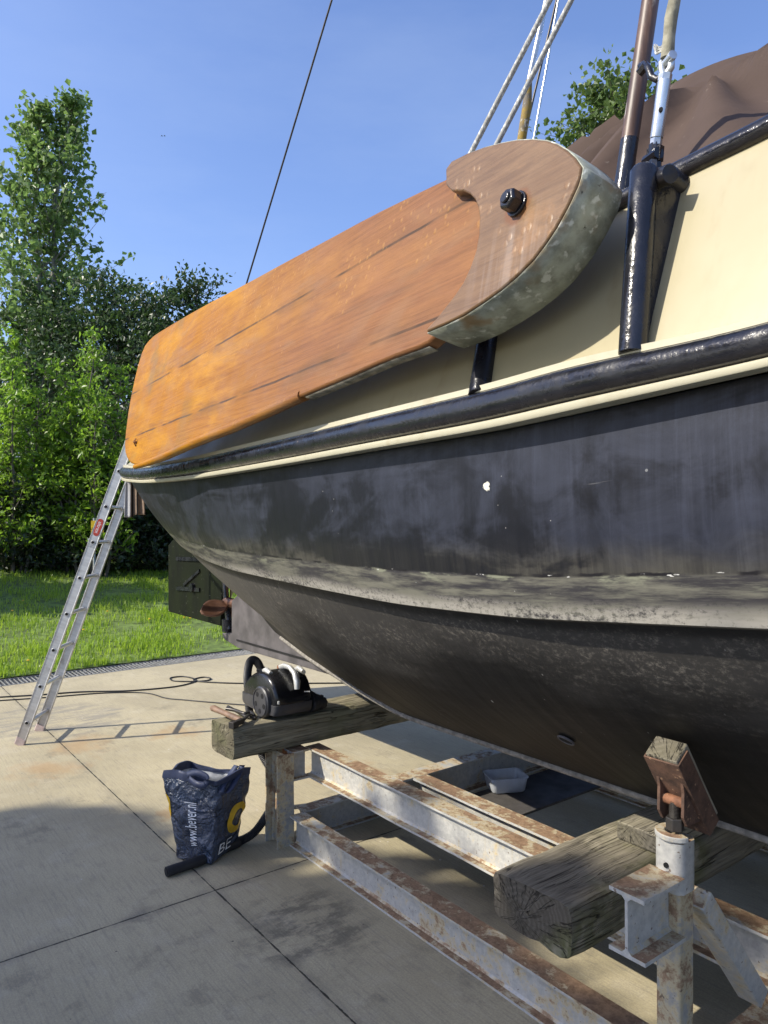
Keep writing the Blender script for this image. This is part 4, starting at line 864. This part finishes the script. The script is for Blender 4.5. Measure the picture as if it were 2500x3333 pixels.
def decal(name, f, mat, fs, vs):
    mb = MB(); mb.add([f(p) for p in vs], fs); return mb.build(name, mat, sb, recalc=False)
tv, tf = text_mesh('www.bever.nl', .066)
# lettering runs up the front panel
def fr(p): return bagp(.54-p.y/.21, .45+p.x/.43, .004)
decal('lettering', fr, M_['ink'], tf, [Vector((p.x*.60, p.y*.9, 0)) for p in tv])
def disc(p0, v0, rp, rv_, hole=.55, a0=0, a1=2*math.pi, off=.003, n=40):
    mb = MB(); P = []
    for k in range(6):
        q = hole+(1-hole)*k/5; P.append([bagp(p0+rp*q*math.cos(a), v0+rv_*q*math.sin(a), off) for a in np.linspace(a0, a1, n)])
    mb.grid(P); return mb
disc(1.66, .44, .30, .19, .55).build('round_emblem', M_['yellow'], sb, recalc=False, smooth=80)
disc(3.97, .62, .14, .14, .4).build('round_emblem', M_['yellow'], sb, recalc=False, smooth=80)
tv, tf = text_mesh('BE', .10); decal('side_lettering', lambda p: bagp(1.42+p.x/.25, .13+p.y/.5, .004), M_['ink'], tf, tv)
tv, tf = text_mesh('R', .085); decal('side_lettering', lambda p: bagp(3.86+p.x/.25, .13+p.y/.5, .004), M_['ink'], tf, tv)
def ribbon(pts, w, name, wd=(0, 0, 1)):
    c = cat(pts, 10); mb = MB(); P = []
    for i, p in enumerate(c):
        q = (c[min(i+1, len(c)-1)]-c[max(i-1, 0)]).normalized(); b = q.cross(Vector(wd))
        if b.length < .1: b = Vector((1, 0, 0))
        b = b.normalized(); n_ = b.cross(q)
        P.append([p+n_*w*.5, p-n_*w*.5])
    mb.grid(P); o = mb.build(name, M_['strap'], bag, smooth=80); sl = o.modifiers.new('solid', 'SOLIDIFY'); sl.thickness = .0025; return o
ribbon([px(608, 2522, 3.35), px(640, 2516, 3.32), px(672, 2530, 3.29), px(668, 2553, 3.28), px(640, 2552, 3.29), px(616, 2535, 3.33)], .028, 'carry_strap', (0, .3, 1))
ribbon([px(770, 2492, 3.44), px(748, 2525, 3.40), px(726, 2560, 3.345), px(724, 2580, 3.33), px(745, 2572, 3.345), px(772, 2530, 3.40), px(788, 2490, 3.45)], .028, 'carry_strap', (1, 0, .3))
# ---------------------------------------------------------------- plastic tub
ZP = .297
mb = MB(); mb.box((.68, .86, ZP-.012), (.98, 1.5, ZP-.001)); mb.build('cross_plate', simple('dark_tread_plate', (.06, .054, .05), .8), cra, bevel=.002)
tq = WZ(1640, 2588, ZP); tc_ = tq+Vector((.02, .075, 0)); tu = Vector((.19, .04, 0)).normalized(); tvv = Vector((-tu.y, tu.x, 0)); tc_.z = ZP
tub = thing('plastic_tub', 'cloudy plastic tub standing in the cradle under the boat', 'tub', tuple(tc_), 'W')
def rr2(a, b, r, z, n=5):
    o = []
    for cx, cy, a0 in ((a-r, b-r, 0), (-a+r, b-r, 90), (-a+r, -b+r, 180), (a-r, -b+r, 270)):
        for k in range(n): an = R(a0+90*k/(n-1)); o.append(tc_+tu*((cx+r*math.cos(an))*.86)+tvv*((cy+r*math.sin(an))*.8)+Vector((0, 0, z*.85)))
    return o
mb = MB(); P = [rr2(.088, .07, .025, .003), rr2(.092, .075, .025, .01), rr2(.104, .086, .028, .078), rr2(.109, .091, .03, .08), rr2(.109, .091, .03, .084), rr2(.102, .084, .028, .084), rr2(.09, .073, .024, .012)]
mb.grid(P, True); n = len(P[0]); mb.f += [tuple(range(n))[::-1], tuple(range(6*n, 7*n))]; mb.build('tub_wall', M_['tub'], tub, smooth=50)
blocker = thing('sky_blocker', 'low dark added shed standing behind the boat', 'blocker', (3., 5., 0))  # added unseen block, darkens the ground under the hull
mb = MB(); mb.box((.6, 4.0, -.02), (8., 6.4, 2.5)); mb.build('blocker_body', simple('blocker_dark', (.03, .028, .024), .85, 0, .4, 6, .6), blocker)
mb = MB(); mb.prism([(.4, 3.8, 2.505), (.4, 6.6, 2.505), (.4, 6.6, 2.56), (.4, 5.2, 2.9), (.4, 3.8, 2.56)], (7.8, 0, 0)); mb.build('blocker_top', simple('blocker_grey', (.1, .1, .1), .9), blocker)
# ---------------------------------------------------------------- cables
def cable(name, label, pts, r, mat):
    mb = MB(); mb.tube(cat([WZ(u, v, r+.001) if len(q) == 2 else px(u, v, q[2]) for q in pts for u, v in [q[:2]]], 10), r, 8)
    return tag(mb.build(name, mat, None, M=Matrix.Translation(WZ(*pts[0][:2])), smooth=60), label, 'cable')
cable('power_cable', 'thick black power cable knotted into a loop on the concrete', [(-60, 2272), (120, 2262), (260, 2252), (420, 2248), (560, 2236), (625, 2222), (638, 2212), (600, 2202), (556, 2206), (566, 2216), (620, 2218), (672, 2215), (686, 2208), (660, 2204), (630, 2212), (660, 2219), (780, 2224), (950, 2224), (1130, 2223)], .0062, M_['cord'])
cable('power_cable', 'thin black cable running across the concrete towards the timber', [(-60, 2284), (150, 2270), (330, 2256), (470, 2255), (540, 2272), (600, 2278), (690, 2286), (790, 2294), (900, 2300)], .005, M_['cord'])
# ---------------------------------------------------------------- ground
gs = MB(); gs.add([(-700, -700, -.06), (700, -700, -.06), (700, 700, -.06), (-700, 700, -.06)], [(0, 1, 2, 3)])
tag(gs.build('ground', M_['lawnm'], None), kind='structure')
SG0, SG1 = -4.36, -4.66                                    # drain edge near and far
ys = MB(); ys.add([(SG0, -40, 0), (40, -40, 0), (40, 40, 0), (SG0, 40, 0)], [(0, 1, 2, 3)])
tag(ys.build('concrete_yard', M_['conc'], None, frame='F'), kind='structure')
def lawnz(s, t):
    d = max(0., SG1-s); d = min(d, 9.5)
    return .012+.085*d+.0035*max(0, d-1)**1.6+.03*mnoise.noise(Vector((s*.7, t*.7, 0)))*min(1, d)
lw = MB(); P = []
for i in range(60):
    s_ = SG1-.005-(i/59)**1.5*30
    P.append([Vector((s_, -30+70*j/79, lawnz(s_, -30+70*j/79))) for j in range(80)])
lw.grid(P); tag(lw.build('lawn', M_['lawnm'], None, frame='F', smooth=80), kind='structure')
dg = thing('drain_grating', 'galvanised drain grating between the concrete and the lawn', 'drain grating', (SG0, 0, 0))
mb = MB(); mb.box((SG1, -9, -.05), (SG0, 12, -.03)); mb.build('drain_channel', M_['hole'], dg)
mb = MB(); mb.box((SG0-.012, -9, -.05), (SG0-.001, 12, .003)); mb.box((SG1+.001, -9, -.05), (SG1+.010, 12, .003)); mb.build('drain_edge', M_['grate'], dg)
mb = MB(); t_ = -3.
while t_ < 5: mb.box((SG1+.011, t_-.003, -.028), (SG0-.013, t_+.003, .0)); t_ += .038
for k in (1, 2, 3, 4): mb.box((SG1+.011+k*.055-.002, -3, -.018), (SG1+.011+k*.055+.002, 5, -.006))
mb.build('grating_bars', M_['grate'], dg)
# grass blades
def visible(P, m=60):
    u = CX+FPX*P[:, 0]/P[:, 1]; return (P[:, 1] > 1) & (u > -m-150) & (u < 1250)
NB = 150000
ss = SG1-.02-9.5*rng.random(NB)**1.25; tt_ = -6+15*rng.random(NB)
clump = np.array([mnoise.noise(Vector((a*1.6, b*1.6, 2))) for a, b in zip(ss, tt_)])
zz = np.array([lawnz(a, b) for a, b in zip(ss, tt_)])
fm = np.array(FRM); B = (fm[:3, :3] @ np.stack([ss, tt_, zz]) + fm[:3, 3:4]).T
kp = visible(B) & (rng.random(NB) < .55+clump); B = B[kp]; cl_ = clump[kp]; n = len(B)
hh = (.045+.06*rng.random(n))*(1+.6*cl_); an = rng.random(n)*2*np.pi; le = rng.random(n)*.9
dv = np.stack([np.cos(an), np.sin(an), np.zeros(n)], 1); wv_ = np.stack([-np.sin(an), np.cos(an), np.zeros(n)], 1)
wd = (.003+.005*rng.random(n)**2)[:, None]
mid = B+dv*(hh*le*.3)[:, None]+np.array([0, 0, 1])*(hh*.6)[:, None]; tip = B+dv*(hh*le)[:, None]+np.array([0, 0, 1])*(hh*(1-.35*le))[:, None]
GV = np.concatenate([B-wv_*wd, B+wv_*wd, mid+wv_*wd*.8, mid-wv_*wd*.8, tip]); ii = np.arange(n)
GF = np.concatenate([np.stack([ii, ii+n, ii+2*n], 1), np.stack([ii, ii+2*n, ii+3*n], 1), np.stack([ii+3*n, ii+2*n, ii+4*n], 1)])
tag(fastmesh('grass', GV, GF, LEAF['grass']), 'short green grass on the bank beyond the drain', 'grass', kind='stuff')
# dandelions
dl = [(75, 1955), (272, 2050), (92, 2150), (487, 2015), (600, 2010), (620, 2012), (560, 1986), (40, 1988), (350, 1990)]
for k, (u_, v_) in enumerate(dl):
    best = min((abs(CY+FPX*(EYE-lawnz(*(FINV @ Vector(((u_-CX)/FPX*Y, Y, 0))).xy)-.07)/Y-v_), Y) for Y in np.linspace(6.5, 14, 300)); Y = best[1]
    p = px(u_, v_, Y); f = thing('dandelion', 'small yellow dandelion flower in the sunny grass', 'flower', (p.x, p.y, p.z-.07), 'W', 'dandelions in the grass')
    mb = MB(); mb.tube([p-Vector((0, 0, .08)), p], .002, 5); mb.build('stalk', LEAF['grass'], f)
    mb = MB(); mb.tube([p-Vector((0, 0, .004)), p+Vector((0, 0, .004)), p+Vector((0, 0, .009))], [.006, .017, .010], 10); mb.build('flower_head', M_['yellow'], f)
# ---------------------------------------------------------------- trees
def leafcloud(C, size, jit, aspect=.62, droop=.3):
    """C (n,3) leaf centres -> quads"""
    n = len(C); a = rng.normal(size=(n, 3)); a[:, 2] -= droop; a /= np.linalg.norm(a, axis=1)[:, None]
    b = np.cross(a, rng.normal(size=(n, 3))); b /= np.linalg.norm(b, axis=1)[:, None]; nn = np.cross(a, b)
    Ls = (size*(.65+.7*rng.random(n)))[:, None]; Wd = Ls*aspect*.5
    V = np.stack([C-a*Ls*.5, C-a*Ls*.12+b*Wd+nn*Wd*.35, C+a*Ls*.5, C-a*Ls*.12-b*Wd+nn*Wd*.35], 1).reshape(-1, 3)
    i = np.arange(n)*4; return V, np.stack([i, i+1, i+2, i+3], 1)
BARK = mat_bark(); BARKP = mat_bark('pale_bark', (.34, .33, .29))
def tree(name, label, cat_, base, spec, leaf, group=None, bark=None):
    """spec: dict(h, trunk r, lean, branches [(z0 frac, z1 frac, count, len fn, rise)], leaf size, leaves per twig, twig spread)"""
    base = Vector(base); o = thing(name, label, cat_, tuple(base), 'W', group); rd = random.Random(spec.get('seed', 1))
    tw = MB(); H_ = spec['h']; lean = Vector(spec.get('lean', (0, 0, 0))); cent = []
    stems = spec.get('stems', [(0, 0, 1.)])
    for sx, sy, sh_ in stems:
        b0 = base+Vector((sx*.25, sy*.25, -.15)); top = base+Vector((sx, sy, H_*sh_))+lean*sh_
        wob = [Vector((rd.uniform(-1, 1), rd.uniform(-1, 1), 0))*H_*.012 for _ in range(9)]
        tp = [b0.lerp(top, k/8)+wob[k]*min(1, k/3) for k in range(9)]
        r0 = spec['r']; tw.tube(tp, [r0*(1-.9*k/8)+.006 for k in range(9)], 8)
        for k in range(spec['nb']):
            x = spec.get('z0', .15)+(1-spec.get('z0', .15))*((k+rd.random())/spec['nb']); x = min(.995, x)
            i = min(7, int(x*8)); p = tp[i].lerp(tp[i+1], x*8-i)
            an_ = rd.random()*2*math.pi; ln = spec['len'](x)*(.6+.7*rd.random() if 'even' not in spec else .85+.2*rd.random()); rise = spec['rise']*(.6+.8*rd.random())
            dv_ = Vector((math.cos(an_), math.sin(an_), rise)).normalized()
            e = p+dv_*ln; m = p.lerp(e, .5)+Vector((0, 0, -.08*ln*(1 if rise > .6 else -.6)))
            tw.tube([p, m, e], [max(.006, r0*.32*(1-x)+.006), .008, .004], 5)
            nt = spec['nt']
            for q in range(nt):
                f = (.25+.75*(q+rd.random())/nt); bp = p.lerp(m, f*2) if f < .5 else m.lerp(e, f*2-1)
                a2 = rd.random()*2*math.pi; tl = spec['tw']*(.5+rd.random())*(1.1-.5*f)
                te = bp+Vector((math.cos(a2), math.sin(a2), spec['rise']*.8+rd.uniform(-.5, .4))).normalized()*tl
                if q % 3 == 0: tw.tube([bp, te], [.005, .0025], 4, cap=False)
                for _ in range(spec['nl']):
                    g = rd.random()**.7; c = bp.lerp(te, g); s_ = spec['sp']
                    cent.append((c.x+rd.gauss(0, s_), c.y+rd.gauss(0, s_), max(c.z+rd.gauss(0, s_), base.z+.04)))
    C = np.array(cent)
    tw.build('trunk', bark or BARK, o, smooth=60)
    Vv, Ff = leafcloud(C-np.array(base), spec['ls'], 0, spec.get('asp', .62), spec.get('droop', .3))
    fastmesh('crown', Vv, Ff, leaf, o); return o
def gbase(u, Y, dz=0):
    x = (u-CX)/FPX*Y; q = FINV @ Vector((x, Y, 0)); return (x, Y, max(lawnz(q.x, q.y), 0)+dz)
def hfor(v, Y, b): return EYE-(v-CY)/FPX*Y-b[2]
b = gbase(95, 19.5); H_ = hfor(320, 19.5, b)
tree('poplar_tree', 'tall pale-leaved poplar at the left standing above the other trees', 'tree', b, dict(h=H_, r=.16, lean=(.75, 0, 0), nb=150, z0=.12, len=lambda x: min(2.3, .22+4.2*(1-x)), rise=.8, nt=7, tw=.42, nl=5, sp=.07, ls=.15, asp=.85, seed=4, stems=[(.25, .1, 1.), (-.45, 0, .97)]), LEAF['pop'], bark=BARKP)
for k, (u_, Y, v_, sd, w_) in enumerate(((330, 17.5, 930, 2, 1.5), (505, 17.0, 985, 5, 1.35), (650, 17.8, 935, 8, 1.3), (130, 18.5, 960, 9, 1.7))):
    b = gbase(u_, Y); H_ = hfor(v_, Y, b)
    lb = ('dark dense tree just right of the poplar', 'lower dark tree between two taller ones behind the ladder', 'dark tree whose crown tip shows above the leeboard', 'dark bushy tree behind the foot of the poplar')[k]
    tree('hedge_tree', lb, 'tree', b, dict(h=H_, r=.11, nb=75, z0=.05, len=lambda x, w_=w_: w_*(.35+.9*math.sin(math.pi*min(1, .15+.85*x))**.7*(1 if x < .8 else .75)), rise=.55, nt=10, tw=.42, nl=9, sp=.11, ls=.115, seed=sd, stems=[(0, 0, 1.), (.5, -.3, .85)]), LEAF['dark'], group='dark trees of the hedge')
for k, (u_, Y, v_, sd, ln) in enumerate(((40, 12.6, 1085, 21, .55), (215, 13.0, 1300, 22, .6), (300, 12.7, 1085, 23, .5))):
    b = gbase(u_, Y); H_ = hfor(v_, Y, b)
    lb = ('bright green bush with tall leafy shoot at the left edge', 'low bright green bush between two taller ones', 'bright green bush with upright top in front of the dark trees')[k]
    tree('leafy_bush', lb, 'bush', b, dict(h=H_, r=.025, nb=20, z0=.12, len=lambda x, ln=ln: ln*(1.25-x), rise=.9, nt=7, tw=.28, nl=6, sp=.05, ls=.10, asp=.5, droop=-.25, seed=sd, stems=[(0, 0, 1.), (.45, .2, .86), (-.5, .1, .8), (.2, -.3, .72), (-.2, .4, .9), (.8, 0, .62), (-.85, .1, .6)]), LEAF['bright'], group='bright green bushes before the hedge')
for k, (u_, Y, v_, sd) in enumerate(((40, 12.9, 1560, 31), (230, 13.2, 1580, 32), (390, 13.4, 1500, 33), (540, 13.6, 1520, 34), (690, 13.9, 1480, 35), (860, 14.2, 1500, 36), (470, 14.6, 1250, 37), (640, 15., 1250, 38))):
    b = gbase(u_, Y); H_ = hfor(v_, Y, b)
    lb = ['dark undergrowth shrub at the left edge of the lawn', 'dark shrub behind the bright bushes left of the ladder', 'dark low shrub directly behind the ladder', 'dark shrub just right of the ladder', 'dark shrub at the lawn edge behind the rudder', 'dark shrub hidden mostly behind the hull', 'tall dark shrub behind the ladder top', 'tall dark shrub left of the leeboard'][k]
    tree('hedge_shrub', lb, 'shrub', b, dict(h=H_, r=.03, nb=30, z0=.03, len=lambda x: .75*(1.15-.6*x), rise=.5, nt=8, tw=.3, nl=7, sp=.08, ls=.095, seed=sd, stems=[(0, 0, 1.), (.5, -.1, .8), (-.5, 0, .85), (.1, .3, .9)]), LEAF['low'], group='dark shrubs at the foot of the hedge')
b = (4.6, 15., .8); H_ = hfor(320, 15., b)
tree('lime_tree', 'round leafy green tree behind the boat cover', 'tree', b, dict(h=H_, r=.16, nb=110, z0=.45, len=lambda x: .5+1.6*math.sin(math.pi*min(1, .12+.9*(x-.45)/.55))**.8, rise=.45, nt=10, tw=.45, nl=9, sp=.11, ls=.125, asp=.8, seed=41, stems=[(.2, 0, 1.), (.9, .2, .93)]), LEAF['lime'])
# trees left of the frame, which cast the shade over the near yard and the far lawn
shade = [((-11.64, -.22), 55), ((-9.94, -.91), 51), ((-8.44, -1.9), 52), ((-7.12, -3.17), 53), ((-13.3, .44), 54)]
for k, ((x, y), sd) in enumerate(shade):
    tree('shade_tree', ('tall shade tree left of the yard, second from the lawn', 'tall shade tree left of the yard, middle of the row', 'tall shade tree left of the yard, fourth from the lawn', 'tall shade tree left of the yard, nearest to the boat', 'tall shade tree left of the yard, closest to the lawn')[k], 'tree', (x, y, 0), dict(h=8.0, r=.16, nb=110, z0=.48, len=lambda x: .5+1.5*math.sin(math.pi*min(1, max(0, (x-.48)/.52*.9+.08)))**.5, rise=.25, nt=9, tw=.4, nl=9, sp=.13, ls=.30, asp=.9, seed=sd, even=1), LEAF['dark'], group='shade trees left of the yard')
for k, (x, y, hh_, sd) in enumerate(((-9.6, 9.7, 3.3, 61), (-7.9, 10.1, 2.9, 62), (-11.6, 9.5, 3.5, 63))):
    tree('shade_tree', ('leafy small tree left of the lawn, middle of three', 'leafy small tree left of the lawn, nearest to the ladder', 'leafy small tree left of the lawn, farthest away')[k], 'tree', (x, y, .3), dict(h=hh_, r=.12, nb=80, z0=.2, len=lambda x: .4+1.1*math.sin(math.pi*min(1, .1+.9*x))**.7, rise=.5, nt=9, tw=.5, nl=6, sp=.14, ls=.22, asp=.9, seed=sd), LEAF['dark'], group='trees left of the lawn')
# ---------------------------------------------------------------- yellow sign by the hedge
Y = 12.3; sg = gbase(305, Y); sign = thing('warning_sign', 'small yellow sign on a post behind the ladder', 'sign', sg, 'W')
mb = MB(); mb.tube([(sg[0], Y+.02, sg[2]-.1), (sg[0], Y+.02, 1.5)], .02, 8); mb.build('post', M_['grey'], sign)
mb = MB(); a, c = px(297, 1733, Y), px(338, 1695, Y); mb.box((a.x, Y-.012, a.z), (c.x, Y-.002, c.z)); pn_ = mb.build('sign_panel', M_['signy'], sign, bevel=.002)
mb = MB()
for i in range(4):
    for j in range(3): q = px(312+j*6, 1704+i*6, Y-.0135); mb.box((q.x-.01, Y-.0135, q.z-.006), (q.x+.008, Y-.0125, q.z+.005))
mb.build('sign_print', M_['cord'], pn_)
mb = MB(); a, c = px(286, 1800, Y), px(312, 1752, Y); mb.box((a.x, Y-.012, a.z), (c.x, Y-.002, c.z)); mb.build('lower_plate', M_['grey'], sign, bevel=.002)
# two far birds
for k, u_ in enumerate((527, 536)):
    p = px(u_, 442, 60); f = thing('bird', 'tiny dark bird in the sky, the %s of two side by side' % ('left' if k == 0 else 'right'), 'bird', tuple(p), 'W', 'birds in the sky')
    mb = MB(); mb.tube([p+Vector((0, -.12, 0)), p, p+Vector((0, .12, 0))], [.01, .03, .01], 6); mb.build('bird_body', M_['bird'], f)
    mb = MB(); mb.add([p+Vector((-.10, .02, -.07)), p+Vector((-.06, 0, .02)), p+Vector((0, -.03, 0)), p+Vector((0, .05, 0)), p+Vector((-.05, .06, .02)), p+Vector((.10, .02, -.07)), p+Vector((.06, 0, .02)), p+Vector((.05, .06, .02))], [(0, 1, 4), (1, 2, 3, 4), (5, 6, 7), (6, 2, 3, 7)]); mb.build('wing', M_['bird'], f)
# ---------------------------------------------------------------- light, sky, camera
ld = Vector((1.19, .35, -1)).normalized(); el = math.asin(-ld.z); az = math.atan2(-ld.x, -ld.y)
su = bpy.data.lights.new('sun', 'SUN'); su.energy = 4.3; su.angle = R(.53); su.color = (1, .93, .80)
so = bpy.data.objects.new('sun', su); COL.objects.link(so); so.rotation_euler = ld.to_track_quat('-Z', 'Y').to_euler(); so.location = (-20, -6, 20)
w = bpy.data.worlds.new('World'); scene.world = w; w.use_nodes = True; nt = w.node_tree; nt.nodes.clear()
sky = nt.nodes.new('ShaderNodeTexSky'); sky.sky_type = 'NISHITA'; sky.sun_disc = False; sky.sun_elevation = el; sky.sun_rotation = az; sky.altitude = 0; sky.air_density = 1.; sky.dust_density = 2.0; sky.ozone_density = 3.
bg = nt.nodes.new('ShaderNodeBackground'); bg.inputs[1].default_value = .135; wo = nt.nodes.new('ShaderNodeOutputWorld')
tint = nt.nodes.new('ShaderNodeMix'); tint.data_type = 'RGBA'; tint.blend_type = 'MULTIPLY'; tint.inputs[0].default_value = 1; tint.inputs[7].default_value = (1.04, 1.08, 1.30, 1)
nt.links.new(sky.outputs[0], tint.inputs[6])
tcw = nt.nodes.new('ShaderNodeTexCoord'); mpw = nt.nodes.new('ShaderNodeMapping'); mpw.inputs['Scale'].default_value = (1.5, 1.2, 5); mpw.inputs['Rotation'].default_value = (.3, .25, .4); nzw = nt.nodes.new('ShaderNodeTexNoise'); nzw.inputs['Scale'].default_value = 1.3; nzw.inputs['Detail'].default_value = 6; nzw.inputs['Roughness'].default_value = .6
rmw = nt.nodes.new('ShaderNodeMapRange'); rmw.inputs['From Min'].default_value = .42; rmw.inputs['From Max'].default_value = .75; rmw.inputs['To Max'].default_value = .13
wm = nt.nodes.new('ShaderNodeMix'); wm.data_type = 'RGBA'; wm.inputs[7].default_value = (3.6, 4.3, 5.4, 1)
nt.links.new(tcw.outputs['Generated'], mpw.inputs[0]); nt.links.new(mpw.outputs[0], nzw.inputs[0]); nt.links.new(nzw.outputs[0], rmw.inputs[0]); nt.links.new(rmw.outputs[0], wm.inputs[0]); nt.links.new(tint.outputs[2], wm.inputs[6]); nt.links.new(wm.outputs[2], bg.inputs[0]); nt.links.new(bg.outputs[0], wo.inputs[0])
cd = bpy.data.cameras.new('camera'); cam = bpy.data.objects.new('camera', cd); COL.objects.link(cam); scene.camera = cam
cam.location = (0, 0, EYE); cam.rotation_euler = (R(90), 0, 0); cd.sensor_fit = 'VERTICAL'; cd.sensor_height = 36; cd.lens = 36*FPX/3333; cd.clip_end = 3000; cd.clip_start = .05
scene.view_settings.view_transform = 'Standard'; scene.view_settings.look = 'None'; scene.view_settings.exposure = .6; scene.view_settings.gamma = 1
scene.cycles.max_bounces = 6; scene.cycles.transparent_max_bounces = 8; scene.cycles.use_denoising = True
scene.cycles.sample_clamp_indirect = 6
